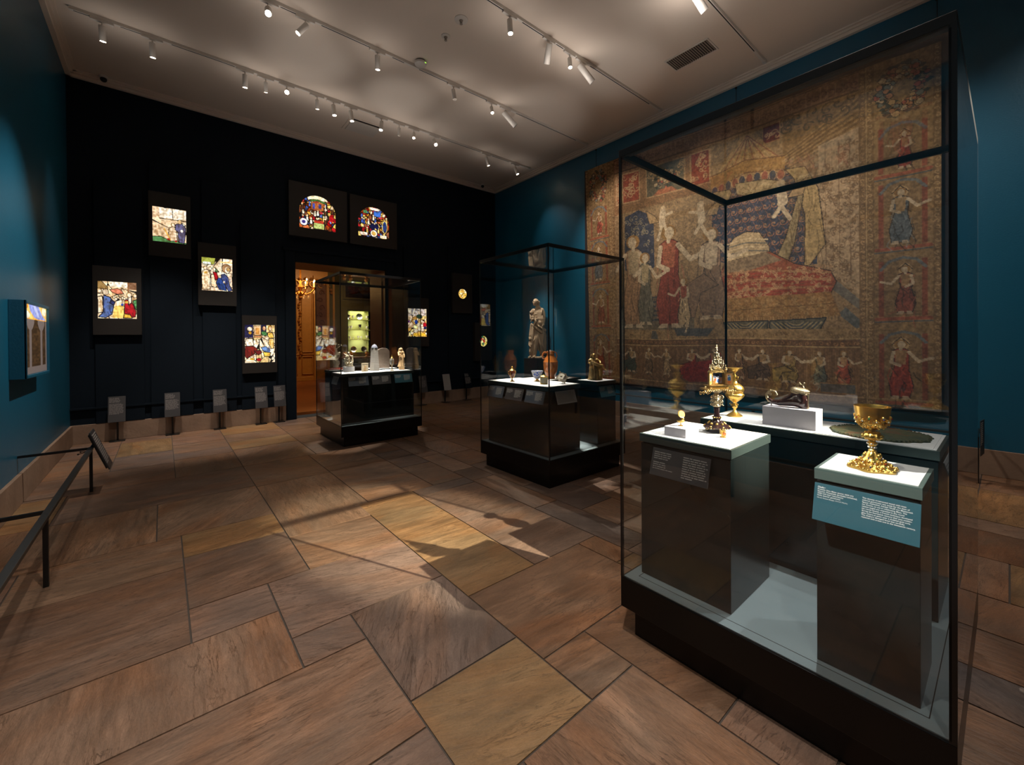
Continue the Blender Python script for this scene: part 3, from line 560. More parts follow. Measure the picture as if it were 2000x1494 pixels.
LR = random.Random(5)
def label_panel(t, top, right, out, w, h, tilt, m, ink, style='two', text=None, parent=None, wedge=True):
    """top = middle of the top edge"""
    F = Matrix.Translation(-t.location) @ label_frame(top, right, out, tilt)
    b = MB(); b.M = F; b.box(-w/2, w/2, -h, 0, -.004, 0)
    pn = b.build('label_panel', m, parent or t, bevel=.0006)
    b = MB(); b.M = F
    if style == 'two':
        word_rows(b, -w/2+.04*w, -h*.12, w*.36, 4, h*.085, LR, .7, .55); word_rows(b, w*.02, -h*.14, w*.38, 9, h*.07, LR, .6, .6); b.build('lettering', ink, pn)
    elif style == 'tall':
        word_rows(b, -w/2+.06*w, -h*.06, w*.66, 4, h*.048, LR, .9, .6); word_rows(b, -w/2+.06*w, -h*.29, w*.86, 11, h*.038, LR, .7, .62); b.build('lettering', ink, pn)
    elif style == 'dense':
        word_rows(b, -w/2+.06*w, -h*.08, w*.88, 22, h*.038, LR, .6, .5); b.build('lettering', ink, pn)
    elif style == 'watch':
        word_rows(b, -w*.46, -h*.13, w*.32, 4, h*.075, LR, .9, .42); word_rows(b, -w*.46, -h*.50, w*.26, 3, h*.075, LR, .9, .42); word_rows(b, -w*.46, -h*.73, w*.36, 1, h*.06, LR, 1, .4)
        word_rows(b, w*.06, -h*.13, w*.42, 10, h*.078, LR, .5, .42); b.build('lettering', ink, pn)
    elif style == 'text':
        for (s, size, x, y, bold, sp) in text: text_obj(s, size, ink, pn, F, x, y, bold, sp)
    return pn
NX, NY = (-1,0,0), (0,-1,0); RX, RY = (0,-1,0), (1,0,0)   # outward face and the reader's right on it
pA = pedestal(1.935, 2.41, .795, 1.262, 1.05, 'dark pedestal with white top under the reliquary and the grey block')
label_panel(pA, (1.931, 1.03, .992), RX, NX, .295, .135, 17, M['slated'], M['inkg'], 'watch')
pB = pedestal(1.918, 2.235, .184, .483, 1.05, 'narrow grey-green pedestal with white top under the gold chalice', True)
label_panel(pB, (1.912, .333, .996), RX, NX, .293, .136, 17, M['tealb'], M['ink'], 'text', [
 ('Chalice', .0082, -.136, -.017, .00022, 1), ('Probably Otto Meier (active 1604\u201321)\nGerman, Westphalia (probably Lichtenau),\n1608 with later restorations\nGold, enamel, gemstones', .0069, -.136, -.0245, .00008, 1.06),
 ('Gift of J. Pierpont Morgan, 1917 (17.190.371)', .0050, -.136, -.0545, .00005, 1),
 ('This densely ornamented vessel with inset\ncolored gemstones was made for the dean of\nSpeyer Cathedral, Adolph Wolff von Metternich\nzur Gracht, to use in celebrating Mass. The\nradiant angels are enameled in the round\n(en ronde bosse), a French technique developed\nduring the fourteenth century that uses molten-\nglass colors to paint over a sculpted gold core.\nThe chalice\u2019s damaged bowl was carefully\nreplaced with a new one in the nineteenth century.', .0067, -.004, -.021, .00008, 1.08)])
pC = pedestal(2.557, 3.01, .192, 1.235, 1.055, 'long dark bench pedestal with white top, behind the chalice, against the back pane')
label_panel(pC, (2.8, .186, .99), RY, NY, .3, .136, 17, M['greyb'], M['inkd'], 'two')
pD = pedestal(3.07, 3.58, 3.085, 4.135, 1.05, 'dark pedestal with white top under the small cups, at the front of the middle case')
for yc, m in ((3.945, 'slate'), (3.605, 'slated'), (3.265, 'slate')): label_panel(pD, (3.065, yc, .995), RX, NX, .295, .136, 17, M[m], M['inkg'])
label_panel(pD, (3.32, 3.08, .995), RY, NY, .305, .14, 17, M['greyb'], M['inkd'], 'dense')
pE = pedestal(3.62, 4.26, 3.66, 4.14, 1.04, 'dark pedestal with white top under the brown jar')
pF = pedestal(3.88, 4.24, 3.085, 3.40, 1.05, 'dark pedestal with white top under the bronze group')
label_panel(pF, (4.035, 3.08, .992), RY, NY, .28, .13, 17, M['tealb'], M['inkg'])
pG = pedestal(2.03, 3.20, 6.36, 6.85, 1.05, 'wide dark pedestal with white top carrying the ivories in the case by the doorway')
for xc, m in ((2.27, 'slate'), (2.63, 'slated'), (3.0, 'tealb')): label_panel(pG, (xc, 6.355, 1.0), RY, NY, .305, .142, 17, M[m], M['inkg'])
label_panel(pG, (2.025, 6.6, 1.0), RX, NX, .26, .12, 17, M['greyb'], M['inkd'])
pH = pedestal(2.08, 2.42, 7.12, 7.40, 1.06, 'small dark pedestal under the coral carving on its red base')
pI = pedestal(2.72, 3.19, 6.95, 7.38, 1.06, 'dark pedestal under the pale stone tablet')
def box_thing(name, x0, x1, y0, y1, z0, z1, m, label, cat, bevel=.001):
    c = ((x0+x1)/2, (y0+y1)/2, z0); b = MB().box(x0-c[0], x1-c[0], y0-c[1], y1-c[1], 0, z1-z0); return tag(b.build(name, m, None, bevel=bevel, loc=c), label, cat)
box_thing('display_block', 1.99, 2.125, 1.035, 1.15, 1.0505, 1.096, M['block'], 'low grey block carrying the small open watch', 'block')
box_thing('display_block', 2.63, 2.755, .655, .91, 1.0555, 1.160, M['block'], 'pale block under the shoe-shaped vessel', 'block')
box_thing('mount_board', 2.575, 2.99, .215, .655, 1.0555, 1.0585, M['top'], 'thin pale board under the green disc', 'board')
box_thing('display_block', 2.19, 2.34, 6.70, 6.80, 1.0505, 1.135, M['top'], 'small white block under the carved ivory group', 'block')
box_thing('display_pedestal', 6.62, 6.99, 7.0, 7.46, 0, 1.1, M['dark'], 'tall dark pedestal under the standing stone woman', 'pedestal', .004)
# labels on stands along the far wall
def wall_stand(xc, m, ink, style, label, w=.2, h=.4, ztop=.7, y=8.93, out=NY, right=RY, tilt=14, post=True, px=None):
    t = thing('label_stand', label, 'label stand', (xc, y+.09, 0), 0, 'label stands along the far wall')
    label_panel(t, (xc, y+.04, ztop), right, out, w, h, tilt, m, ink, style)
    wb(MB().box(xc-.012, xc+.012, y+.07, y+.09, 0, ztop-.12), 'post', M['black'], t); wb(MB().box(xc-.09, xc+.09, y-.02, y+.12, 0, .012), 'foot', M['black'], t, bevel=.002)
    return t
wall_stand(-.555, M['slated'], M['inkd'], 'tall', 'tall label stand nearest the teal wall corner')
wall_stand(.115, M['slated'], M['inkd'], 'tall', 'tall label stand second from the teal wall corner, its thin post showing')
wall_stand(.765, M['slated'], M['inkd'], 'tall', 'tall label stand third from the teal wall corner')
wall_stand(1.395, M['slated'], M['inkd'], 'tall', 'tall label stand fourth from the teal wall corner, first of the close pair')
wall_stand(1.70, M['slated'], M['inkd'], 'tall', 'tall label stand next to the doorway casing, second of the close pair')
wall_stand(4.72, M['slated'], M['inkd'], 'tall', 'tall dark label stand just past the glass case by the doorway')
wall_stand(5.37, M['greyb'], M['inkg'], 'dense', 'pale grey label stand on the far wall between the two far cases')
wall_stand(6.0, M['shaded_wall'], M['inkd'], 'tall', 'dark label stand under the small round glass roundels')
# barriers
t = thing('barrier_rail', 'low dark metal barrier rail along the teal wall with a tilted label', 'barrier', (-.58, 4.0, 0))
wb(MB().box(-.60, -.56, -.5, 6.14, .436, .462), 'rail', M['rail'], t, bevel=.003)
for y in (6.12, 3.93, 1.74): wb(MB().box(-.5925, -.5675, y-.0125, y+.0125, 0, .436), 'post', M['black'], t)
for y in (6.12, 4.02, 1.85): wb(MB().box(-1.078, -.60, y-.012, y+.012, .438, .460), 'wall_arm', M['black'], t)
lp = label_panel(t, (-.52, 5.99, .63), RX, (1,0,0), .30, .42, 22, M['slated'], M['inkg'], 'none')
F = Matrix.Translation(-t.location) @ label_frame((-.575, 6.12, .63), (0,1,0), (1,0,0), 20)
bpy.data.objects.remove(lp); b = MB(); b.M = F; b.box(-.15, .15, -.42, 0, -.006, .004); lp = b.build('label_panel', M['slated'], t, bevel=.001)
b = MB(); b.M = F @ Matrix.Translation((0,0,.0042)); word_rows(b, -.13, -.03, .26, 14, .024, LR, .6, .5); b.build('lettering', M['inkg'], lp)
b = MB(); b.M = F; b.box(-.14, .14, -.40, -.02, -.022, -.006); b.build('backing', M['black'], lp)
wb(MB().tube([(-.58,6.12,.44),(-.55,6.12,.5)], .016, 8), 'bracket', M['black'], t); wb(MB().tube([(-.66,6.0,.425),(-.59,6.1,.43)], .004, 6).tube([(-.64,5.98,.45),(-.59,6.1,.43)], .004, 6).ball((-.66,6.0,.425), .008).ball((-.64,5.98,.45), .008), 'clamp', M['black'], t)
t = thing('barrier_rail', 'low dark metal barrier rail below the tapestry, seen past the near case', 'barrier', (6.59, .22, 0))
wb(MB().box(6.575, 6.605, .21, 7.0, .49, .515), 'rail', M['rail'], t, bevel=.003)
for y in (.222, 2.4, 4.6): wb(MB().box(6.57, 6.61, y-.016, y+.016, 0, .49), 'post', M['black'], t)
wb(MB().box(6.59, XR-.001, .212, .232, .49, .512), 'wall_arm', M['black'], t)
F = Matrix.Translation(-t.location) @ label_frame((6.50, .18, .68), (.995,-.1,0), (-.1,-.995,0), 0)
b = MB(); b.M = F; b.box(-.1, .1, -.36, 0, -.005, 0); lp = b.build('label_panel', M['slated'], t)
b = MB(); b.M = F; word_rows(b, -.09, -.02, .12, 12, .02, LR, .5, .6); b.build('lettering', M['ink'], lp)
# framed lit panel on the teal wall
t = thing('framed_light_box', 'teal framed light box with a strip of stained glass above two pale bottle shapes', 'framed panel', (XL+.001, 6.48, 1.58))
y0, y1, z0, z1, xf = 5.87, 6.90, 1.21, 1.95, -.97; fr = .05
wb(MB().box(XL+.001, xf, y0, y0+.02, z0, z1).box(XL+.001, xf, y1-.02, y1, z0, z1).box(XL+.001, xf, y0+.02, y1-.02, z0, z0+.03).box(XL+.001, xf, y0+.02, y1-.02, z1-.03, z1)
   .box(xf-.015, xf, y0, y0+.03, z0, z1), 'frame', M['teal'], t, bevel=.003)
cv = Canvas(160, 110, (92,72,50)); cv.a *= (.72+.55*vnoise(110, 160, 30, 14))[..., None]
pale = (158,150,152)
for k, cu in enumerate((.26, .74)):
    cv.poly([(cu-.17,0),(cu-.16,.08),(cu-.1,.16),(cu-.045,.2),(cu-.045,.9),(cu+.045,.9),(cu+.045,.2),(cu+.1,.16),(cu+.16,.08),(cu+.17,0)], pale)
cv.rect(0,1,.86,1,pale); cv.rect(.94,1,0,1,pale)
paint_plane('panel', cv, lambda U, V: np.stack([xf-.02+0*U, y0+.03+(y1-y0-.05)*U, z1-.17-(z1-z0-.2)*V], -1) - np.array(t.location), paint_mat('printed_panel', rough=.6), t, .004)
cv = Canvas(120, 24, (250,200,110)); cv.poly([(.2,0),(.62,0),(.78,.55),(.98,.95),(.7,1),(.42,.8),(.25,.4)], (150,160,225)).poly([(.36,0),(.5,0),(.68,.8),(.58,.8)], (198,204,244)).ell(.12,.7,.12,.25,(255,244,220)).ell(.88,.3,.1,.3,(255,240,200)).ell(.1,.15,.08,.15,(240,150,40)).rect(0,1,.92,1,(250,170,50)); cv.mottle(.15, 6, 20)
paint_plane('glass_strip', cv, lambda U, V: np.stack([xf-.02+0*U, y0+.03+(y1-y0-.05)*U, z1-.03-.14*V], -1) - np.array(t.location), paint_mat('lit_glass_strip', emit=1.1), t, .004)
# ---------------------------------------------------------------- woven hanging: a generic courtly interior inside a figured border
def tapestry():
    rnd = random.Random(3); W_, H_ = 660, 540; c = Canvas(W_, H_, (150,116,78), aspect=5.35/4.45)
    tan, dtan, pale, red, blue, dk, sky = (158,122,84), (116,84,56), (196,170,138), (146,62,46), (58,62,80), (58,46,40), (104,108,104)
    def scrolls(u0, u1, v0, v1, n, r, col, wid=.0016, op=.8):
        for _ in range(n):
            c.curl(rnd.uniform(u0, u1), rnd.uniform(v0, v1), r*rnd.uniform(.6, 1.2), wid, col, 1.1, rnd.uniform(0, 6.3), op, rnd.choice([-1, 1]))
    def folds(pts, n, col, wid=.0022, op=.6):
        us = [p[0] for p in pts]; vs = [p[1] for p in pts]
        for _ in range(n):
            a = rnd.uniform(min(us), max(us)); v = rnd.uniform(min(vs), max(vs)); l = (max(vs)-min(vs))*rnd.uniform(.15, .4)
            c.line([(a, v), (a+rnd.uniform(-.008,.008), v+l*.5), (a+rnd.uniform(-.014,.014), v+l)], wid, col, op)
    def person(u, vh, vb, cloak, tunic=(168,140,104), skin=pale, s=1.0, sit=False, arm=1, hair=(150,108,60), halo=False):
        h = vb-vh; w = h*.15*s; hd = h*.062
        if halo: c.ell(u, vh+hd*.9, hd*1.5, hd*1.9, (186,150,104)).line([(u-hd*1.5, vh+hd), (u, vh-hd*1.1), (u+hd*1.5, vh+hd)], .002, dk)
        body = [(u-w*.5, vh+h*.17), (u-w*.2, vh+h*.135), (u+w*.25, vh+h*.135), (u+w*.55, vh+h*.18), (u+w*.5, vh+h*.5), (u+w*.8, vh+h*.8), (u+w*.55, vb), (u-w*.6, vb), (u-w*.75, vh+h*.75), (u-w*.4, vh+h*.45)]
        c.poly(body, cloak, 1, dk, .0018); folds(body, 9, dk); folds(body, 6, tuple(min(255, v*1.4) for v in cloak))
        c.poly([(u-w*.35, vh+h*.16), (u+w*.4, vh+h*.16), (u+w*.3, vh+h*.42), (u-w*.3, vh+h*.42)], tunic, .9)
        if sit: c.poly([(u-w*.4, vh+h*.5), (u-w*1.6, vh+h*.62), (u-w*1.5, vb), (u-w*1.0, vb), (u-w*.6, vh+h*.72), (u+w*.4, vh+h*.65)], cloak, 1, dk, .0018)
        c.line([(u+arm*w*.5, vh+h*.2), (u+arm*w*1.1, vh+h*.36), (u+arm*w*1.9, vh+h*.30)], w*.24, skin); c.line([(u-arm*w*.45, vh+h*.2), (u-arm*w*.6, vh+h*.38), (u-arm*w*.05, vh+h*.44)], w*.24, skin)
        c.ell(u, vh+hd*.95, hd*1.15, hd*1.25, hair); c.ell(u+.15*hd*arm, vh+hd*1.05, hd*.72, hd*1.0, skin); c.line([(u+.1*hd, vh+hd*1.8), (u, vh+h*.15)], w*.22, skin)
        c.poly([(u-w*.5, vb-.004), (u-w*.1, vb-.004), (u-w*.15, vb+h*.03), (u-w*.7, vb+h*.035)], skin, .9); c.poly([(u+w*.1, vb-.004), (u+w*.45, vb-.004), (u+w*.6, vb+h*.035), (u+w*.1, vb+h*.03)], skin, .9)
    def flowers(cu, cv, ru, rv, n=90, hole=.45):
        for _ in range(n):
            a = rnd.uniform(0, 6.28); q = rnd.uniform(hole, 1); u, v = cu+ru*q*math.cos(a), cv+rv*q*math.sin(a)
            c.poly([(u-.007,v),(u,v-.006),(u+.007,v),(u,v+.006)], (64,66,60), .9)
        for _ in range(n):
            a = rnd.uniform(0, 6.28); q = rnd.uniform(hole, .95); u, v = cu+ru*q*math.cos(a), cv+rv*q*math.sin(a); r = rnd.uniform(.0035, .007)
            c.ell(u, v, r, r*1.15, rnd.choice([(180,120,80),(170,86,66),(186,150,100),(120,124,116),(196,168,130)]), 1, dk, .001)
    # central field
    c.rect(.13,.862,.06,.80,(150,118,84)); scrolls(.13,.86,.06,.8,260,.008,(118,88,58))
    # top frieze of rosettes
    c.rect(.0,1,0,.066,(146,104,78)); 
    for k in range(46): c.curl(.14+k*.0158, .036, .011, .0022, (108,72,64), 1.2, k, .9, 1 if k % 2 else -1); c.line([(.133+k*.0158,.014),(.133+k*.0158,.058)], .0012, (174,134,100), .7)
    c.line([(.13,.066),(.87,.058)], .005, (88,64,48)).line([(.13,.010),(.87,.004)], .003, (96,72,54))
    # painted ceiling coffers
    c.poly([(.13,.07),(.49,.066),(.49,.235),(.13,.255)], (146,104,70)); 
    for k in range(7): c.line([(.13,.215+k*.006),(.5,.20+k*.006)], .0015, (104,72,50))
    for (a, e, col) in ((.15,.168,red),(.178,.246,red),(.275,.415,(104,94,76)),(.435,.497,red)):
        c.rect(a, e, .082, .208, col, 1, (176,136,96), .005); scrolls(a+.006, e-.006, .095, .2, 16, .013, (184,146,104), .003)
    flowers(.345,.145,.05,.045,46,0)
    c.poly([(.30,.205),(.39,.205),(.37,.185),(.32,.185)], (170,96,66))
    c.poly([(.695,.066),(.86,.06),(.86,.19),(.695,.225)], (138,104,66))
    for k in range(13): c.line([(.69,.19+k*.0045),(.862,.076+k*.0085)], .0018, (100,72,44) if k % 2 else (170,134,90))
    scrolls(.70,.85,.07,.125,14,.018,(92,70,50),.0035); c.rect(.645,.69,.07,.13,(112,50,48),1,(170,130,90),.003); scrolls(.65,.685,.08,.12,4,.012,(190,150,110),.003)
    # patterned hanging behind the bed
    c.poly([(.185,.27),(.24,.25),(.30,.29),(.30,.5),(.25,.54),(.18,.50)], blue); scrolls(.185,.295,.28,.52,60,.009,(150,138,112),.0022)
    c.poly([(.50,.30),(.56,.25),(.64,.2),(.70,.22),(.765,.31),(.772,.56),(.60,.56),(.50,.5)], blue)
    for i in range(14):
        for j in range(12):
            u = .50+i*.0215+(.0107 if j % 2 else 0); v = .215+j*.032
            if u < .772 and (u > .53 or v > .29):
                c.curl(u, v, .011, .0026, (160,104,76), 1, 0, .85); c.curl(u, v, .006, .002, (150,120,96), 1.3, i, .9); c.line([(u-.0107,v-.016),(u-.003,v),(u-.0107,v+.016)], .0018, (128,84,66), .8)
    # curtain wall at the side of the bed
    c.poly([(.775,.19),(.862,.165),(.862,.68),(.80,.59),(.776,.55)], (176,144,110)); scrolls(.78,.857,.2,.66,170,.008,(134,102,72),.0024)
    for u in (.79,.818,.84): c.line([(u,.19),(u+.001,.62)], .002, (128,98,72), .8)
    c.poly([(.80,.60),(.862,.685),(.862,.715),(.80,.64)], (112,104,96)); c.poly([(.815,.72),(.862,.78),(.862,.745),(.83,.70)], (98,100,100))
    # canopy
    c.poly([(.585,.08),(.625,.075),(.69,.20),(.70,.235),(.52,.25),(.50,.21)], (178,136,88)); 
    for k in range(12): c.line([(.605,.08),(.508+k*.017,.20)], .0026, (140,74,60) if k % 2 else (190,158,112), .8)
    c.poly([(.497,.19),(.60,.165),(.70,.19),(.70,.235),(.60,.21),(.50,.245)], (164,118,66)); c.line([(.497,.19),(.60,.165),(.70,.19)], .003, (110,70,50)); c.line([(.50,.245),(.6,.21),(.70,.235)], .003, (110,70,50))
    for k in range(10): c.ell(.51+k*.02, .248-.014*math.sin(math.pi*k/9), .009, .017, (150,80,62) if k % 2 else (60,66,80), 1, (186,146,104), .0016)
    c.poly([(.505,.25),(.555,.255),(.56,.27),(.545,.31),(.51,.30)], (180,148,102), 1, dk, .002); c.poly([(.57,.24),(.65,.25),(.70,.275),(.68,.30),(.62,.305),(.575,.28)], (180,150,106), 1, dk, .002); folds([(.57,.25),(.69,.30)], 22, (122,94,62))
    # tied side drape
    c.poly([(.70,.235),(.745,.24),(.775,.32),(.79,.50),(.755,.56),(.742,.56),(.745,.40),(.72,.27)], (172,140,92), 1, dk, .002); c.poly([(.728,.33),(.742,.33),(.72,.48),(.70,.56),(.66,.57),(.70,.46)], (150,128,92), 1, dk, .002); folds([(.70,.27),(.785,.5)], 40, (104,82,56))
    # bed
    c.poly([(.55,.46),(.565,.435),(.60,.420),(.635,.43),(.66,.485),(.66,.54),(.54,.54)], (186,156,116), 1, dk, .002)
    for k in range(7): c.line([(.545,.455+k*.013),(.60,.445+k*.014),(.655,.458+k*.013)], .004, (112,104,94) if k % 2 else (206,176,136))
    c.poly([(.54,.52),(.66,.50),(.72,.55),(.80,.585),(.812,.62),(.80,.655),(.66,.66),(.51,.665),(.50,.60)], (150,78,56), 1, dk, .002)
    c.poly([(.54,.52),(.65,.50),(.69,.535),(.60,.56),(.53,.56)], (138,112,86))
    for k in range(9): c.line([(.52,.565+k*.012),(.62,.56+k*.011),(.72,.575+k*.009),(.80,.59+k*.007)], .0045, ((160,54,44) if k % 3 else (176,128,84)), .7)
    scrolls(.53,.80,.56,.66,190,.006,(188,140,98),.0022)
    c.poly([(.505,.655),(.80,.65),(.82,.725),(.66,.735),(.505,.74)], (156,110,64)); scrolls(.51,.81,.66,.725,120,.007,(178,136,84),.002)
    for k in range(50): c.line([(.507+k*.0062,.725),(.507+k*.0062,.738)], .0016, (186,146,94))
    c.line([(.505,.70),(.81,.685)], .0016, (110,74,44))
    c.poly([(.53,.74),(.655,.737),(.652,.765),(.62,.79),(.57,.785),(.54,.765)], (100,94,80), 1, (44,46,54), .003); c.poly([(.66,.737),(.79,.73),(.775,.77),(.73,.79),(.68,.78),(.657,.76)], (100,94,80), 1, (44,46,54), .003)
    for (cu, r) in ((.593,.055),(.722,.058)):
        for k in range(9): c.line([(cu-r*(1-k*.09),.745),(cu-r*.5*(1-k*.1),.745+.036*(1-k*.1)),(cu+r*.5*(1-k*.1),.745+.036*(1-k*.1)),(cu+r*(1-k*.09),.743)], .0026, (58,62,76) if k % 2 else (170,146,104), .85)
    # steps and pavement
    c.poly([(.20,.64),(.31,.62),(.44,.66),(.44,.76),(.16,.76),(.16,.66)], (112,98,80))
    for k in range(6): c.line([(.20,.625+k*.02),(.37,.625+k*.018)], .006, (54,60,78), .8)
    c.rect(.145,.862,.765,.80,(158,124,84)); scrolls(.15,.86,.77,.798,60,.008,(124,92,60)); c.poly([(.37,.755),(.5,.76),(.48,.79),(.38,.785)], (86,84,84)); c.poly([(.285,.765),(.30,.765),(.31,.80),(.28,.80)], (96,90,84))
    # generic draped courtiers and small winged children
    person(.215,.36,.74,(146,108,78),(170,146,112),s=1.1,arm=-1); person(.355,.345,.74,(136,62,52),(168,92,66),s=1.15,arm=1); person(.262,.44,.73,(104,98,84),(176,150,110),s=.95,arm=1)
    person(.495,.385,.715,(134,104,82),pale,s=1.1,sit=True,arm=1); person(.405,.56,.745,(178,148,110),(150,70,56),s=1.0,arm=-1)
    for (u, v, f) in ((.335,.27,1),(.465,.285,-1),(.69,.28,-1)):
        c.poly([(u-.03*f,v+.02),(u-.065*f,v-.01),(u-.05*f,v+.05),(u-.015*f,v+.05)], (168,134,94), 1, dk, .0016)
        c.ell(u,v,.011,.014,(190,160,124)); c.line([(u,v+.015),(u-.004*f,v+.06)], .024, pale); c.line([(u,v+.03),(u+.035*f,v+.02)], .009, pale); c.line([(u-.004,v+.065),(u-.02*f,v+.12)], .011, pale); c.line([(u+.006,v+.065),(u+.018*f,v+.105)], .011, pale)
    # borders: side columns with niches
    for s0, s1 in ((0,.125),(.872,1.0)):
        c.rect(s0,s1,0,1,(150,116,76)); scrolls(s0,s1,.02,.98,120,.007,(120,88,56)); m = (s0+s1)/2
        for a, e in ((s0,s0+.014),(s1-.014,s1)):
            c.rect(a,e,0,1,(132,100,66))
            for k in range(60): c.curl((a+e)/2,.01+k*.0168,.0055,.0018,(176,140,96),1,k)
        flowers(m,.095,(s1-s0)*.37,.078,95,.45)
        for k, (v0, v1, cl) in enumerate(((.175,.335,(150,60,48)),(.335,.545,(92,98,104)),(.555,.745,(136,70,54)),(.765,.985,(152,58,44)))):
            a, e = m-(s1-s0)*.30, m+(s1-s0)*.30
            c.rect(a,e,v0+.015,v1-.01,(140,108,72)); c.rect(a-.003,a+.006,v0+.02,v1-.01,(142,66,50),.8); c.rect(e-.006,e+.003,v0+.02,v1-.01,(142,66,50),.8)
            c.line([(a,v0+.045),(a+(e-a)*.2,v0+.022),(m,v0+.014),(e-(e-a)*.2,v0+.022),(e,v0+.045)], .006, (104,108,112)); c.line([(a-.008,v1-.003),(e+.008,v1-.003)], .007, (160,84,60)); c.line([(a-.01,v1+.005),(e+.01,v1+.005)], .003, (92,92,92))
            person(m+.004*(-1)**k, v0+.04, v1-.02, cl, (166,128,84), s=1.15, arm=1 if k % 2 else -1, halo=True)
    c.rect(.125,.14,0,1,(124,94,64)); c.rect(.858,.873,0,1,(124,94,64)); c.line([(.126,0),(.126,1)], .002, (176,142,98)); c.line([(.872,0),(.872,1)], .002, (176,142,98))
    for k in range(66): c.curl(.8655,.01+k*.0152,.0048,.0018,(166,128,86),1,k); c.curl(.1325,.01+k*.0152,.0048,.0018,(166,128,86),1,k)
    # bottom frieze
    c.rect(.14,.858,.80,1.0,(128,92,62)); c.rect(.14,.858,.802,.822,(112,78,54)); c.line([(.14,.80),(.858,.797)], .003, (180,146,98)); c.line([(.14,.826),(.858,.822)], .003, (180,146,98))
    for k in range(48): c.curl(.148+k*.015,.812,.006,.0022,(160,112,72),1,k)
    for k in range(90): c.line([(.145+k*.0079,.83),(.145+k*.0079,.94)], .002, (104,74,50) if k % 2 else (150,112,76), .7)
    for k, (u, col, st) in enumerate(((.20,(70,76,66),1),(.27,(120,92,66),0),(.34,(176,140,98),0),(.43,(150,48,40),1),(.50,(150,48,40),1),(.575,(140,100,74),0),(.64,(96,74,60),1),(.705,(146,118,66),1),(.775,(96,100,88),0),(.825,(156,70,52),0))):
        person(u, .836, .94, col, (170,130,86), s=1.7 if st else 1.2, sit=bool(st), arm=1 if k % 2 else -1)
    c.poly([(.395,.95),(.43,.89),(.49,.88),(.53,.92),(.56,.96),(.42,.965)], (148,48,40)); folds([(.4,.89),(.55,.96)], 24, (104,40,36))
    c.rect(.14,.858,.965,1.0,(122,90,62)); c.line([(.0,.972),(1,.972)], .002, (170,134,92)); c.line([(0,.996),(1,.996)], .004, (70,52,40)); c.rect(.775,.85,.935,.965,(94,92,90),1,(150,110,70),.003)
    c.line([(.001,0),(.001,1)], .004, (60,44,38))
    # wear, slub and faded patches of the wool
    c.a *= (1+.10*(vnoise(H_, W_, 110, 130)*2-1)+.16*(vnoise(H_, W_, 230, 270)*2-1)+.05*(vnoise(H_, W_, 10, 12)*2-1)+.05*(vnoise(H_, W_, 8, 90)*2-1))[..., None]
    g = c.a.mean(2, keepdims=True); c.a = (c.a*.86+g*.14)*.84+np.array((146,114,80))*.16
    XT = 6.985
    def P(U, V):
        top = 5.15-.17*U + .02*np.sin(U*9)*(1-V); bot = .65 + .012*np.sin(U*14); z = top-(top-bot)*V
        w = .016*np.sin(U*26+1.2*np.sin(V*3))*(.25+.75*V)+.008*np.sin(U*61+2*V)
        lean = -.06*V*(U < .05)*(1-U/.05)*0
        return np.stack([XT+w*.9, 5.86-5.35*U-(.10*V*(1-U)), z], -1)
    t = thing('tapestry', 'huge brown red and blue woven tapestry with figured borders on the teal wall', 'tapestry', (XT, 3.2, .65)); L = np.array((XT, 3.2, .65))
    mt = paint_mat('woven_wool', weave=.22, rough=.95, gloss=.05)
    paint_plane('weaving', c, lambda U, V: P(U, V)-L, mt, t, thick=.012)
    wb(MB().box(XT+.036, XT+.041, .435, 5.90, .62, 5.165), 'lining', mat('tapestry_lining', (46,32,30), .9, noise=.2), t)
    for y in (.55, 2.8, 5.6): wb(MB().tube([(XR-.01, y, 5.16-.03*(5.9-y)), (XR-.01, y, 5.53)], .004, 6).ball((XR-.012, y, 5.53), .018), 'hanging_wire', M['slot'], t)
tapestry()
# ---------------------------------------------------------------- stained glass light boxes on the far wall
GE = paint_mat('lit_stained_glass', emit=1.25)
M['boxp'] = mat('light_box_brown', (33,27,23), .6, noise=.05)
def leaded(w, h, bg, n, seed, lead=(20,14,10), jit=26):
    """irregular glass pieces held by lead lines"""
    r = np.random.default_rng(seed); c = Canvas(w, h, bg[0]); P = r.random((n, 2)); Y, X = np.mgrid[0:h, 0:w]; X = (X+.5)/w; Y = (Y+.5)/h
    d = np.stack([(X-p[0])**2+((Y-p[1])*h/w)**2 for p in P]); o = np.sort(d, 0); k = d.argmin(0)
    cols = np.array([bg[r.integers(len(bg))] for _ in range(n)], float)+r.uniform(-jit, jit, (n, 1)); c.a = cols[k]
    c.a *= (.86+.28*vnoise(h, w, 14, 14, r))[..., None]; m = (np.sqrt(o[1])-np.sqrt(o[0])) < .016; c.a[m] = lead
    return c
LD = (22,14,12)
def gp(c, pts, col, fold=None):
    c.poly(pts, col, 1, LD, .022)
    if fold:
        us = [p[0] for p in pts]; vs = [p[1] for p in pts]; r = random.Random(int(us[0]*99))
        for _ in range(5):
            a = r.uniform(min(us)+.03, max(us)-.03); v = r.uniform(min(vs), max(vs)-.1); q = c.mask([(a-.012,v),(a+.012,v),(a+.03,v+.14),(a+.005,v+.14)])
            if q is not None:
                base = c.mask(pts); c.put(q, fold, .7)
def head(c, u, v, r=.05, col=(255,238,214), hair=(226,190,130)):
    c.ell(u, v, r*1.1, r*1.2, hair, 1, LD, .014); c.ell(u+.01, v+.01, r*.7, r*.85, col)
cream, amber, yell = (255,236,206), (228,188,140), (250,206,84)
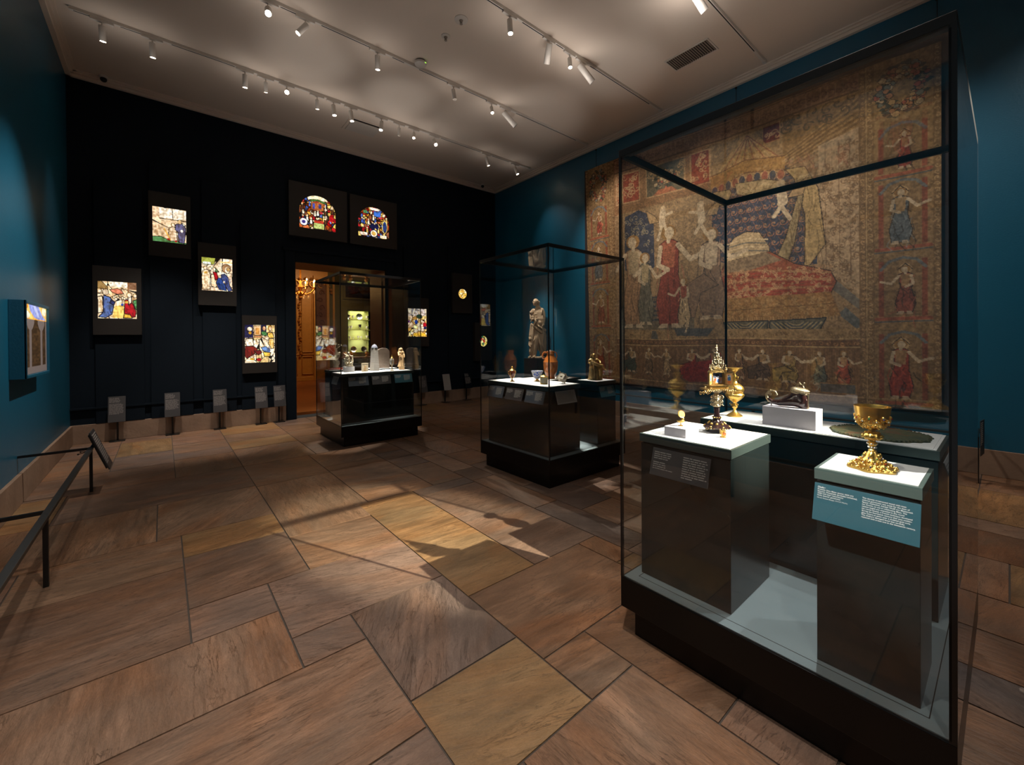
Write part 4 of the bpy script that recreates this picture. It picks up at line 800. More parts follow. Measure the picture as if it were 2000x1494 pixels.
def g1():
    c = leaded(110, 120, [(250,226,190),(236,206,168),(255,240,216),(226,196,160)], 9, 4)
    c.rect(.2,1,.02,.3,(255,246,228)); c.line([(.2,.32),(1,.33)], .02, LD); c.line([(.58,.0),(.6,.32)], .02, LD)
    c.poly([(0,.86),(.25,.84),(.5,.94),(.8,.92),(1,.97),(1,1),(0,1)], (86,140,84), 1, LD, .02)
    gp(c, [(.48,.58),(.62,.5),(.7,.6),(.72,.92),(.5,.95),(.46,.8)], (246,222,190), (214,180,140)); gp(c, [(.68,.44),(.86,.4),(.98,.52),(.97,.75),(.93,.98),(.76,.96),(.74,.66),(.66,.6)], (98,92,126), (64,58,90))
    head(c,.6,.47,.05); head(c,.8,.36,.055,(220,180,130)); c.line([(.34,.6),(.52,.92)], .035, (236,176,70)); c.ell(.46,.9,.04,.03,(170,30,30)); c.ell(.68,.94,.04,.03,(170,30,30)); c.ell(.86,.62,.04,.04,(255,244,226)); return c
def g2():
    c = leaded(110, 125, [(255,236,204),(250,222,190)], 7, 8); c.poly([(0,0),(.45,0),(.4,.2),(.1,.22),(0,.16)], (164,170,70),1,LD,.02); c.rect(.05,.3,.14,.2,(230,240,236)); c.rect(.6,1,.1,.13,(246,204,120))
    c.ell(.8,.3,.15,.14,(172,130,90),1,LD,.02); c.ell(.83,.33,.08,.1,(255,240,214)); gp(c,[(.04,.4),(.2,.36),(.28,.52),(.26,.96),(.02,.97),(0,.6)],(250,226,190),(214,176,120)); gp(c,[(.3,.5),(.42,.5),(.5,.84),(.44,.9),(.3,.86)],(250,224,184),(206,170,120))
    gp(c,[(.8,.44),(.98,.44),(1,.86),(.92,.88),(.84,.6)],(250,228,198),(200,160,130)); gp(c,[(.36,.42),(.48,.44),(.54,.62),(.44,.68)],(170,22,30)); gp(c,[(.42,.28),(.56,.42),(.44,.42)],(110,150,96))
    gp(c,[(.52,.6),(.64,.6),(.76,.76),(.8,.98),(.56,.95),(.46,.76)],(44,70,138),(24,38,92)); gp(c,[(.62,.5),(.74,.46),(.86,.58),(.9,.8),(1,.96),(.86,1),(.74,.78),(.64,.64)],(66,76,124),(30,34,74))
    head(c,.12,.32); head(c,.27,.33,.045); head(c,.4,.34,.04); head(c,.86,.32,.05,(255,220,150)); c.ell(.72,.72,.03,.035,(255,240,220)); c.ell(.13,.46,.05,.03,(240,190,70)); return c
def g3():
    c = leaded(120, 115, [(255,234,200),(244,216,176),(238,200,150)], 14, 3); c.rect(.3,.78,0,.15,(255,250,234)); c.poly([(0,0),(.1,0),(.26,.16),(.26,.22),(0,.2)], (150,116,66),1,LD,.015); c.rect(.76,.8,0,.3,(150,100,60)); c.rect(.8,1,0,.2,(152,112,84))
    c.poly([(.3,.22),(.5,.18),(.6,.22),(.66,.32),(.5,.34),(.38,.3)], (226,132,100),1,LD,.018); c.poly([(.42,.66),(.66,.62),(.66,.98),(.36,.98)], (250,214,110),1,None); 
    gp(c,[(.15,.38),(.3,.42),(.42,.56),(.36,.88),(.2,.98),(.02,.96),(.13,.84)],(84,104,158),(36,46,100)); gp(c,[(.34,.48),(.44,.56),(.4,.64),(.3,.58)],(40,46,90)); gp(c,[(.69,.48),(.84,.46),(.98,.8),(.96,.94),(.84,.96),(.8,.88),(.67,.86)],(178,14,30),(110,8,20)); gp(c,[(.67,.86),(.82,.88),(.88,.98),(.64,.98)],(250,200,66))
    gp(c,[(.9,.5),(1,.46),(1,.76),(.95,.7)],(90,160,96)); gp(c,[(.76,.3),(.86,.34),(.86,.56),(.78,.62)],(250,226,200)); gp(c,[(0,.42),(.12,.4),(.14,.82),(.01,.86)],(246,224,190),(200,160,110)); c.rect(.68,.77,.51,.57,(240,190,80)); c.ell(.62,.62,.035,.035,(40,70,160))
    head(c,.2,.29,.07,(255,240,220),(250,232,206)); head(c,.8,.34,.06); head(c,.04,.26,.055); head(c,.95,.36,.05)
    for k in range(6): head(c,.4+.055*k,.42+.03*(k%2),.028)
    return c
def g4():
    c = leaded(110, 140, [(255,238,208),(246,214,150),(250,226,180)], 26, 9); c.rect(0,.28,0,.34,(34,32,74)); c.rect(.54,.72,0,.2,(34,32,66)); c.rect(.3,.54,.02,.28,(232,190,140),1,LD,.02); c.rect(.36,.48,.08,.26,(216,150,70)); c.rect(.32,.56,.29,.34,(206,140,90),1,LD,.016)
    c.ell(.17,.11,.09,.06,(255,246,226),1,LD,.02); c.ell(.18,.21,.05,.04,(200,150,30)); gp(c,[(.06,.36),(.26,.36),(.3,.54),(.1,.58),(0,.48)],(255,244,224),(214,190,160)); gp(c,[(.02,.56),(.28,.56),(.42,.64),(.3,.78),(.06,.88),(0,.8)],(122,28,20),(70,14,10)); gp(c,[(.3,.7),(.5,.66),(.56,.74),(.44,.8)],(110,26,24))
    gp(c,[(.54,.18),(.66,.16),(.76,.24),(.7,.3),(.56,.26)],(72,132,72)); gp(c,[(.76,.2),(.92,.2),(.98,.34),(.84,.36),(.76,.3)],(246,200,90)); gp(c,[(.8,.36),(.96,.36),(.97,.62),(.88,.64),(.78,.5)],(255,226,150),(210,150,50)); gp(c,[(.53,.6),(.7,.57),(.84,.68),(.78,.74),(.62,.7)],(112,150,212),(70,96,170)); gp(c,[(.6,.72),(.86,.74),(.82,.84),(.64,.84)],(250,204,80))
    head(c,.64,.09,.05,(240,180,140),(220,160,110)); head(c,.84,.08,.06,(250,220,190),(216,160,40)); head(c,.42,.42,.045); c.ell(.46,.92,.08,.04,(180,10,20),1,LD,.014); c.ell(.24,.9,.08,.025,(240,190,60),1,LD,.01); return c
def g5():
    c = leaded(90, 130, [(255,226,150),(240,210,180),(230,180,100),(250,230,200)], 40, 12); c.rect(0,1,0,.25,(196,190,200),.6); c.line([(0,.25),(1,.25)],.02,LD); c.line([(0,.8),(1,.8)],.02,LD); c.ell(.6,.28,.16,.08,(40,60,40),1,LD,.01); c.ell(.44,.48,.08,.08,(30,60,150),1,LD,.01); c.ell(.9,.58,.1,.1,(170,20,30),1,LD,.01); c.rect(0,.1,.42,.5,(90,40,110)); c.rect(.3,.95,.88,.97,(244,190,50)); c.ell(.92,.68,.08,.06,(30,30,70)); 
    for k in range(5): head(c,.12+.2*k,.38+.05*(k%2),.045)
    return c
def garch(seed, second):
    c = leaded(130, 130, [(236,170,60),(180,30,34),(250,214,110),(60,80,150),(240,216,180),(120,60,30),(190,90,40)], 130, seed, jit=30); r = random.Random(seed)
    for _ in range(26): u, v = r.uniform(.08,.92), r.uniform(.3,.8); gp(c, [(u-.03,v),(u+.03,v-.01),(u+.045,v+.13),(u-.04,v+.14)], r.choice([(176,20,30),(60,90,170),(250,214,120),(240,230,210),(90,50,30),(60,110,60)])); c.ell(u, v-.03, .022, .026, (255,226,180))
    if not second:
        c.poly([(.3,.0),(.7,0),(.78,.13),(.5,.1),(.24,.14)],(255,248,210)); c.poly([(.3,.14),(.5,.1),(.74,.16),(.7,.22),(.5,.16),(.3,.2)],(70,110,50)); c.rect(.32,.66,.2,.42,(176,100,50)); c.rect(.36,.42,.24,.4,(70,80,170)); c.rect(.52,.6,.24,.36,(60,70,150)); c.rect(.26,.3,.2,.34,(80,120,220)); c.rect(.7,.72,.22,.42,(255,250,240))
        c.ell(.12,.82,.11,.11,(240,240,250),1,LD,.02); c.ell(.12,.82,.05,.05,(60,50,120)); c.rect(.38,.68,.8,.98,(190,204,120),1,LD,.02); c.rect(.4,.66,.72,.8,(200,60,40)); c.rect(.84,.88,.5,.76,(120,160,220)); c.ell(.88,.6,.06,.12,(190,20,30))
    else:
        c.poly([(.36,.02),(.68,.02),(.66,.1),(.4,.1)],(255,240,226)); c.poly([(.5,.12),(.74,.14),(.72,.3),(.5,.28)],(60,110,200)); c.poly([(.16,.16),(.28,.12),(.3,.22),(.18,.26)],(80,140,90)); c.ell(.46,.64,.09,.1,(20,22,60),1,LD,.01); c.ell(.6,.62,.06,.1,(20,22,70)); c.ell(.86,.6,.08,.2,(40,60,120),1,(240,214,120),.02)
        c.ell(.5,.86,.12,.12,(255,246,230),1,(20,24,60),.03); c.ell(.5,.86,.07,.07,(214,170,80)); c.rect(.06,.3,.86,.96,(255,236,220),1,LD,.01); c.rect(.7,.92,.88,.98,(255,240,210),1,LD,.01)
    return c
def ground(seed, deep):
    return leaded(50, 50, [(255,226,140),(250,200,90),(255,240,190)] if not deep else [(240,210,90),(190,30,30),(60,110,70),(250,226,150)], 16 if not deep else 22, seed, jit=20)
YG = 9.0
def light_box(label, bx, gx, cv, shape='rect', depth=.1, group=None):
    # brown glass paint: soft shading of every piece
    h_, w_ = cv.a.shape[:2]; n1 = vnoise(h_, w_, h_//5, w_//5); n2 = vnoise(h_, w_, 9, 8); q = np.clip(.66+.5*n1+.22*(n2-.5), .5, 1.05)[..., None]; cv.a = cv.a*(q**np.array((.75, 1.0, 1.35)))
    (x0, x1, z0, z1), (a0, a1, c0, c1) = bx, gx; t = thing('stained_glass_light_box', label, 'stained glass', ((x0+x1)/2, YG+depth/2, z0)); L = np.array(t.location)
    # backing board with an opening cut to the shape of the glass
    def outline(n=24):
        if shape == 'rect': return [(a0,c0),(a1,c0),(a1,c1),(a0,c1)]
        if shape == 'arch':
            r = (a1-a0)/2; cz = c1-r; return [(a0,c0),(a1,c0)]+[((a0+a1)/2+r*math.cos(math.pi*k/n), cz+r*math.sin(math.pi*k/n)) for k in range(n+1)]
        return [((a0+a1)/2+(a1-a0)/2*math.cos(2*math.pi*k/n), (c0+c1)/2+(c1-c0)/2*math.sin(2*math.pi*k/n)) for k in range(n)]
    O = outline(); n = len(O); cx, cz = (a0+a1)/2, (c0+c1)/2
    def edge(p):   # ray from the glass centre through p to the board edge
        dx, dz = p[0]-cx, p[1]-cz; s = min(((x1-cx)/dx if dx > 1e-9 else (x0-cx)/dx if dx < -1e-9 else 1e9), ((z1-cz)/dz if dz > 1e-9 else (z0-cz)/dz if dz < -1e-9 else 1e9)); return (cx+dx*s, cz+dz*s)
    inner = []; 
    pts = sorted(set(O) | set(), key=lambda p: math.atan2(p[1]-cz, p[0]-cx)); corners = [(x0,z0),(x1,z0),(x1,z1),(x0,z1)]
    def inner_at(q):
        an = math.atan2(q[1]-cz, q[0]-cx); A = [math.atan2(p[1]-cz, p[0]-cx) for p in pts]
        for k in range(n):
            p, r = pts[k], pts[(k+1) % n]; u, v = A[k], A[(k+1) % n] + (2*math.pi if k == n-1 else 0); w = an if an >= u-1e-9 else an+2*math.pi
            if u-1e-9 <= w <= v+1e-9:
                d = (math.cos(an), math.sin(an)); e = (r[0]-p[0], r[1]-p[1]); den = d[0]*e[1]-d[1]*e[0]; s = ((p[0]-cx)*e[1]-(p[1]-cz)*e[0])/den; return (cx+d[0]*s, cz+d[1]*s)
    ring = [(p, edge(p)) for p in pts]+[(inner_at(q), q) for q in corners]; ring.sort(key=lambda k: math.atan2(k[1][1]-cz, k[1][0]-cx)); k = len(ring)
    b = MB(); vs = []; fs = []
    for (i, o) in ring: vs += [(i[0],YG,i[1]),(o[0],YG,o[1]),(o[0],YG+depth-.002,o[1]),(i[0],YG+.014,i[1])]
    for q in range(k):
        e = (q+1) % k; fs += [(q*4,e*4,e*4+1,q*4+1)[::-1],(q*4+1,e*4+1,e*4+2,q*4+2)[::-1],(q*4,q*4+3,e*4+3,e*4)]
    fs.append(tuple(q*4+2 for q in range(k))); b.add(vs, fs); wb(b, 'housing', M['boxp'], t)
    if shape == 'arch':
        r = (a1-a0)/2; P = lambda U, V: None
        def P(U, V):
            x = a0+(a1-a0)*U; zt = c1-r+np.sqrt(np.maximum(0, r*r-(x-cx)**2)); z = np.minimum(c1+(c0-c1)*V, zt); return np.stack([x, YG+.012+0*x, z], -1)-L
    elif shape == 'round':
        def P(U, V):
            A, B = U*2-1, V*2-1; x = A*np.sqrt(1-B*B/2); z = -B*np.sqrt(1-A*A/2); return np.stack([cx+x*(a1-a0)/2, YG+.012+0*x, cz+z*(c1-c0)/2], -1)-L
    else:
        def P(U, V): return np.stack([a0+(a1-a0)*U, YG+.012+0*U, c1+(c0-c1)*V], -1)-L
    paint_plane('glass_panel', cv, P, GE, t, 0)
    return t
light_box('highest of the square stained glass boxes, violet robed figure over green ground', (-.16,.385,2.96,4.02), (-.11,.325,3.205,3.775), g1())
light_box('stained glass box of leaning figures in blue and red beside a white archway', (.48,1.035,2.185,3.27), (.53,.975,2.445,3.02), g2())
light_box('stained glass box nearest the teal wall, blue robed man facing red gown', (-.815,-.255,1.665,2.73), (-.76,-.315,1.92,2.495), g3())
light_box('lowest light box beside the doorway, crowded stained glass with dark red and blue cloth', (1.115,1.675,.955,2.025), (1.155,1.64,1.15,1.85), g4())
light_box('arched stained glass above the doorway with a pale green cartouche at its foot', (1.905,3.015,3.62,4.685), (2.09,2.78,3.80,4.48), garch(21, 0), 'arch')
light_box('arched stained glass above the doorway with a ringed white medallion at its foot', (3.075,4.13,3.615,4.67), (3.25,3.94,3.815,4.48), garch(33, 1), 'arch')
light_box('rectangular light box just past the doorway, seen through the far case corner', (4.33,4.93,1.4,2.55), (4.39,4.87,1.63,2.29), g5())
light_box('small amber round roundel in a tall dark box on the far wall', (5.595,6.2,2.23,3.24), (5.78,6.03,2.60,2.85), ground(2, 0), 'round')
light_box('small round roundel with red and green glass, low beside the middle case', (6.28,6.83,.99,2.0), (6.43,6.68,1.365,1.65), ground(5, 1), 'round')
# ---------------------------------------------------------------- works of art in the cases
RO = random.Random(17)
def scroll_tube(b, c, r, plane, rad, turns=1.1, ph=0, flip=1, n=12):
    """small volute: plane gives the two unit vectors it lies in"""
    X, Y = Vector(plane[0]), Vector(plane[1]); C = Vector(c)
    b.tube([tuple(C+(X*math.cos(flip*(ph+turns*6.283*t/n))+Y*math.sin(flip*(ph+turns*6.283*t/n)))*r*(1-t/n*.85)) for t in range(n+1)], [rad*(1-.4*t/n) for t in range(n+1)], 5, False)
def ring_of(b, r, z, n, rad, sc=(1,1,1), ph=0, alt=0, c=(0,0)):
    for k in range(n):
        a = 2*math.pi*k/n+ph; q = r+(alt if k % 2 else 0); b.ball((c[0]+q*math.cos(a), c[1]+q*math.sin(a), z), rad, 6, 4, sc)
def chalice():
    t = thing('gold_chalice', 'gold chalice with a plain bright bowl and jewelled foot on the narrow pedestal', 'chalice', (2.062, .335, 1.0508)); t.scale = (.80, .80, .94)
    # foot: six-lobed, spreading
    b = MB().lathe([(.0,.0),(.092,.0),(.093,.006),(.086,.010),(.070,.016),(.050,.026),(.034,.042),(.024,.058),(.017,.068),(.013,.072),(0,.072)], 60, lobes=6, la=.07)
    foot = b.build('foot', M['gold'], t, smooth=50)
    b = MB()
    for k in range(30):
        a = 2*math.pi*k/30; r = .086*(1+.07*math.cos(6*a)); b.ball((r*math.cos(a), r*math.sin(a), .009), .0062, 6, 4, (1,1,.8))
    for k in range(18):
        a = 2*math.pi*k/18+.1; b.ball((.068*math.cos(a), .068*math.sin(a), .020), .0075, 6, 4, (1.1,1.1,.8)); b.ball((.048*math.cos(a+.15), .048*math.sin(a+.15), .033), .0068, 6, 4)
    for k in range(6):
        a = 2*math.pi*k/6; b.ball((.030*math.cos(a), .030*math.sin(a), .052), .0085, 7, 5, (1,1,1.35)); scroll_tube(b, (.078*math.cos(a+.5), .078*math.sin(a+.5), .018), .009, ((math.cos(a+.5),math.sin(a+.5),-.3),(-math.sin(a+.5),math.cos(a+.5),0)), .0022)
    b.build('foot_ornament', M['gold'], t, foot, smooth=60) if 0 else b.build('foot_ornament', M['gold'], foot, smooth=60)
    st = MB().lathe([(.014,.070),(.016,.074),(.012,.079),(.013,.092),(.019,.098),(.020,.104),(.013,.109),(.012,.114)], 24).build('stem', M['gold'], t, smooth=40)
    b = MB(); ring_of(b, .014, .086, 8, .0042); ring_of(b, .018, .101, 10, .004); b.build('stem_beads', M['pearl'], st, smooth=60)
    b = MB().lathe([(.012,.114),(.028,.119),(.037,.127),(.036,.137),(.026,.146),(.013,.151),(.011,.157)], 40, lobes=8, la=.06); kn = b.build('knop', M['gold'], t, smooth=50)
    b = MB(); ring_of(b, .036, .131, 10, .0072, (1,1,1.1)); ring_of(b, .026, .121, 9, .0055); ring_of(b, .026, .144, 9, .0055); b.build('knop_bosses', M['gold'], kn, smooth=60)
    bw = MB().lathe([(.008,.155),(.026,.160),(.046,.172),(.058,.188),(.0635,.206),(.0655,.228),(.0685,.248),(.0695,.252),(.0685,.2525),(.0665,.247),(.0635,.228),(.0615,.206),(.055,.189),(.04,.174),(.015,.165),(0,.164)], 64).build('bowl', M['goldp'], t, smooth=50)
    b = MB()
    for k in range(8):
        a = 2*math.pi*k/8; u, v = (-math.sin(a), math.cos(a), 0), (math.cos(a)*.25, math.sin(a)*.25, 1)
        for (dr, z, r, f) in ((.0655,.203,.0105,1),(.062,.188,.010,-1)): scroll_tube(b, (dr*math.cos(a), dr*math.sin(a), z), r, (u, v), .0024, 1.2, .5, f)
        a2 = a+math.pi/8; u, v = (-math.sin(a2), math.cos(a2), 0), (math.cos(a2)*.6, math.sin(a2)*.6, .8); scroll_tube(b, (.054*math.cos(a2), .054*math.sin(a2), .178), .010, (u, v), .0024)
        b.ball((.066*math.cos(a), .066*math.sin(a), .212), .0055, 7, 5); b.ball((.0645*math.cos(a2), .0645*math.sin(a2), .200), .0048, 7, 5); b.ball((.040*math.cos(a), .040*math.sin(a), .168), .006, 6, 4)
    ring_of(b, .0655, .196, 24, .0026); ring_of(b, .048, .172, 20, .0032); mo = b.build('bowl_mount', M['gold'], t, smooth=60)
    gems = [(.0695, .207, k*math.pi/4+.0, ('ruby','emer','sapp')[k % 3]) for k in range(8)]+[(.0665,.196,k*math.pi/4+math.pi/8,'pearl') for k in range(8)]
    for (r, z, a, m) in gems: MB().ball((r*math.cos(a), r*math.sin(a), z), .0033, 8, 5, (1,1,.9)).build('gem', M[m], mo)
    for k in range(24):
        a = 2*math.pi*k/24+.07; r, z = ((.076, .019), (.058, .030), (.040, .046))[k % 3]
        MB().ball((r*math.cos(a), r*math.sin(a), z), .0030, 7, 5).build('gem', M[('pearl','ruby','emer','pearl','sapp','pearl')[(k*5+k//3) % 6]], foot)
chalice()
def reliquary():
    t = thing('reliquary', 'tall silver gilt reliquary shrine with open painted shutters on the dark pedestal', 'reliquary', (2.255, 1.0, 1.0508), -.62)
    # local -Y faces the viewer after turning
    G, Gd = M['goldo'], M['bronze']
    b = MB().lathe([(0,.022),(.060,.022),(.066,.026),(.066,.032),(.052,.040),(.034,.050),(.022,.062),(.018,.072),(.022,.076),(.022,.081),(.016,.084)], 48, lobes=6, la=.10)
    ft = b.build('foot', M['darkb'], t, smooth=40)
    b = MB(); ring_of(b, .058, .034, 12, .0065, (1,1,.7)); ring_of(b, .040, .047, 9, .007); ring_of(b, .022, .079, 12, .0035); ring_of(b, .066, .027, 30, .003); b.build('foot_bosses', M['gold'], ft, smooth=60)
    b = MB()
    for a in (0, 2.09, 4.19): b.ball((.045*math.cos(a), .045*math.sin(a), .011), .011, 8, 6)
    b.build('feet', M['goldo'], t, smooth=60) if 0 else None
    for a in (.5, 2.6, 4.7): MB().ball((.045*math.cos(a), .045*math.sin(a), .012), .012, 8, 6, (1,1,1)).build('ball_foot', G, t, smooth=60)
    MB().lathe([(.016,.083),(.013,.10),(.0155,.13),(.014,.134)], 8).build('stem', M['darkb'], t, smooth=20)
    b = MB().lathe([(.014,.133),(.020,.137),(.020,.142),(.012,.147),(.012,.155),(.020,.165),(.016,.178),(.012,.184),(.018,.192),(.014,.2),(.010,.206),(.022,.214),(.03,.222)], 20)
    for k in range(3):
        for j in range(8):
            a = 2*math.pi*j/8+k*.4; z = .15+k*.019; scroll_tube(b, (.024*math.cos(a), .024*math.sin(a), z), .009, ((math.cos(a),math.sin(a),0),(0,0,1)), .0022, 1, j)
            b.ball((.030*math.cos(a), .030*math.sin(a), z-.006), .0035, 6, 4)
    b.build('openwork_knop', G, t, smooth=60)
    # platform
    b = MB().box(-.070,.070,-.030,.030,.222,.229).box(-.076,.076,-.034,.034,.229,.233).box(-.05,.05,-.022,.022,.233,.246).box(-.058,.058,-.027,.027,.246,.250)
    for s in (-1, 1):
        for j in range(5): scroll_tube(b, (s*(.042+.012*j), -.01*(j % 2), .214-.002*j), .010, ((1,0,0),(0,0,1)), .0022, 1.1, j, s); b.ball((s*(.038+.011*j), -.034, .221), .0042, 6, 4)
        b.tube([(s*.06,-.02,.222),(s*.075,-.03,.212),(s*.083,-.03,.222),(s*.08,-.03,.238)], .003, 6); b.ball((s*.08,-.03,.243), .006)
    for j in range(14): b.ball((-.066+.0102*j, -.035, .226), .0035, 6, 4)
    pf = b.build('platform', Gd, t, smooth=50)
    MB().box(-.032,.032,-.0235,-.0222,.235,.2445).build('crystal_band', M['goldp'], pf)
    # shrine
    b = MB().box(-.036,.036,-.004,.024,.250,.318).box(-.036,-.030,-.018,-.004,.250,.318).box(.030,.036,-.018,-.004,.250,.318).box(-.030,.030,-.018,-.004,.250,.254)
    b.prism([(-.038,0),(.038,0),(.03,.012),(.012,.024),(0,.027),(-.012,.024),(-.03,.012)], -.018, .024); n = 14
    b.v[-n:] = [(x, z if 0 else z, 0) for x, z, _ in [(0,0,0)]*0] or [(p[0], p[2], .316+p[1]) for p in b.v[-n:]]
    for s in (-1, 1):
        b.tube([(s*.040,-.018,.250),(s*.040,-.018,.325)], .0035, 8); b.tube([(s*.040,-.018,.325),(s*.040,-.018,.352)], [.004,.001], 6); b.ball((s*.040,-.018,.330), .006); b.ball((s*.04,-.018,.290), .005)
    sh = b.build('shrine', Gd, t, smooth=40)
    cv = Canvas(40, 44, (210,180,170)); cv.rect(0,1,0,.4,(70,74,96)).ell(.5,.3,.4,.22,(96,100,120)).ell(.5,.22,.2,.14,(30,30,40)).ell(.3,.62,.12,.12,(200,90,60)).ell(.5,.66,.09,.22,(220,224,240)).ell(.62,.72,.14,.18,(70,110,180)).ell(.8,.6,.1,.2,(220,150,110)).ell(.2,.8,.16,.12,(220,120,60)).ell(.45,.45,.05,.06,(240,210,190)).ell(.68,.5,.05,.06,(240,210,190)).rect(0,1,.92,1,(200,140,70))
    en = paint_mat('painted_enamel', rough=.25)
    paint_plane('painted_scene', cv, lambda U, V: np.stack([-.027+.054*U, -.0045+0*U, .314-.058*V], -1), en, sh, .001)
    for s in (-1, 1):
        F = Matrix.Translation((s*.038, -.019, .250)) @ Matrix.Rotation(-s*math.radians(38), 4, 'Z')
        b = MB(); b.M = F; w = .034; x0, x1 = (0, w) if s > 0 else (-w, 0)
        b.add([(x0,-.0015,0),(x1,-.0015,0),(x1,.0015,0),(x0,.0015,0),(x0,-.0015,.074 if s < 0 else .066),(x1,-.0015,.066 if s < 0 else .074),(x1,.0015,.066 if s < 0 else .074),(x0,.0015,.074 if s < 0 else .066)], [(0,3,2,1),(4,5,6,7),(0,1,5,4),(1,2,6,5),(2,3,7,6),(3,0,4,7)])
        d = b.build('shutter', Gd, t)
        c2 = Canvas(24, 44, (226,176,120)); c2.ell(.5,.3,.28,.14,(210,220,240)).ell(.5,.5,.26,.2,(70,110,170)).ell(.5,.78,.3,.14,(210,120,60)).ell(.45,.2,.1,.06,(60,80,130)).ell(.6,.36,.1,.06,(70,140,80)); c2.rect(0,.1,0,1,(214,150,70)).rect(.9,1,0,1,(214,150,70)).rect(0,1,0,.05,(214,150,70)).rect(0,1,.95,1,(214,150,70))
        def P(U, V, F=F, x0=x0, x1=x1):
            A = np.array(F); x = x0+.003+(x1-x0-.006)*U; z = .063-.059*V; y = -.0018+0*U; p = np.stack([x,y,z,np.ones_like(x)], -1) @ A.T; return p[..., :3]
        paint_plane('painted_scene', c2, P, en, d, .0006)
    # spired crest
    b = MB().prism([(-.034,0),(.034,0),(.02,.02),(0,.028),(-.02,.02)], -.012, .02); n = 10; b.v[-n:] = [(p[0], p[2], .338+p[1]) for p in b.v[-n:]]
    for s in (-1, 1):
        for j, (x, z, h) in enumerate(((.044,.330,.03),(.030,.350,.036),(.018,.372,.03))):
            b.tube([(s*x,-.01,z),(s*x,-.01,z+h)], [.0035,.0008], 6); b.ball((s*x,-.01,z+h*.35), .0052, 6, 5); scroll_tube(b, (s*(x-.006),-.014,z+.004), .010, ((1,0,0),(0,0,1)), .0022, 1.1, j, s); b.ball((s*x,-.01,z+h*.75), .003, 6, 4)
    for z, r, n in ((.366,.018,8),(.384,.014,7),(.400,.012,6)):
        for j in range(n):
            a = 2*math.pi*j/n; b.tube([(r*math.cos(a), r*math.sin(a), z), (r*.8*math.cos(a), r*.8*math.sin(a), z+.02)], .0022, 5); b.ball((r*1.1*math.cos(a), r*1.1*math.sin(a), z), .004, 6, 4)
        b.lathe([(r*.9,z-.003),(r*1.1,z),(r*.7,z+.004)], 16)
    b.lathe([(.008,.36),(.01,.38),(.006,.41),(.009,.418),(.003,.425),(.002,.43)], 12); b.ball((0,0,.434), .006); b.tube([(0,0,.436),(.001,0,.447),(0,0,.456)], [.0045,.0035,.002], 6); b.ball((0,0,.459), .0036); b.tube([(-.007,0,.448),(0,0,.45),(.007,0,.452)], .0016, 5)
    b.build('spired_crest', G, t, smooth=50)
reliquary()
def capsule():
    t = thing('gilt_capsule', 'tiny gilt capsule with a copper medallion in front of the reliquary foot', 'capsule', (2.155, .925, 1.0508))
    b = MB().lathe([(.013,0),(.014,.003),(.009,.005),(.009,.030),(.012,.032),(.012,.035),(0,.038)], 16)
    for k in range(6): a = k*math.pi/3; b.tube([(.0125*math.cos(a),.0125*math.sin(a),.002),(.0125*math.cos(a),.0125*math.sin(a),.033)], .0016, 5)
    b.build('body', M['gold'], t, smooth=50)
    b = MB(); b.M = Matrix.Translation((-.0085,-.0105,.018)) @ Matrix.Rotation(.68, 4, 'Z').inverted() @ Matrix.Rotation(math.radians(90), 4, 'X'); b.lathe([(.0085,-.001),(.0085,.002),(0,.003)], 18); b.build('medallion', mat('copper_medallion', (190,112,66), .35, metal=.6, noise=.3, nscale=200), t)
capsule()
def open_watch():
    t = thing('open_watch', 'small round jewelled watch standing open on the low grey block', 'watch', (2.055, 1.095, 1.0965), -.75)
    MB().lathe([(.012,0),(.012,.002),(.003,.004),(.0022,.02)], 14).build('stand', M['gold'], t, smooth=40)
    b = MB(); b.M = Matrix.Translation((-.004,-.012,.028)) @ Matrix.Rotation(math.radians(-12), 4, 'X'); b.lathe([(0,-.010),(.010,-.009),(.018,-.004),(.020,.001),(.019,.003),(.014,.002),(0,.001)], 28); b.build('case', M['gold'], t, smooth=50)
    b = MB(); b.M = Matrix.Translation((.006,.008,.060)) @ Matrix.Rotation(math.radians(72), 4, 'X') @ Matrix.Rotation(.25, 4, 'Y'); b.lathe([(0,-.004),(.018,-.003),(.0205,.0),(.0195,.0028),(.017,.002),(0,.001)], 28); ld = b.build('lid', M['gold'], t, smooth=50)
    b = MB(); b.M = Matrix.Translation((.006,.008,.060)) @ Matrix.Rotation(math.radians(72), 4, 'X') @ Matrix.Rotation(.25, 4, 'Y'); b.lathe([(.0165,.0022),(.0165,.0034),(0,.0034)], 24); b.build('dial', mat('copper_pink_enamel', (206,122,78), .4, noise=.3, nscale=150), ld)
    MB().ball((.012,.004,.036), .007, 8, 6).tube([(.008,.002,.03),(.014,.006,.046)], .003, 6).build('hinge', M['gold'], t, smooth=50)
    MB().tube([(.006,0,.0),(.006,0,.02)], .0012, 6).build('pin', M['silver'], t)
open_watch()
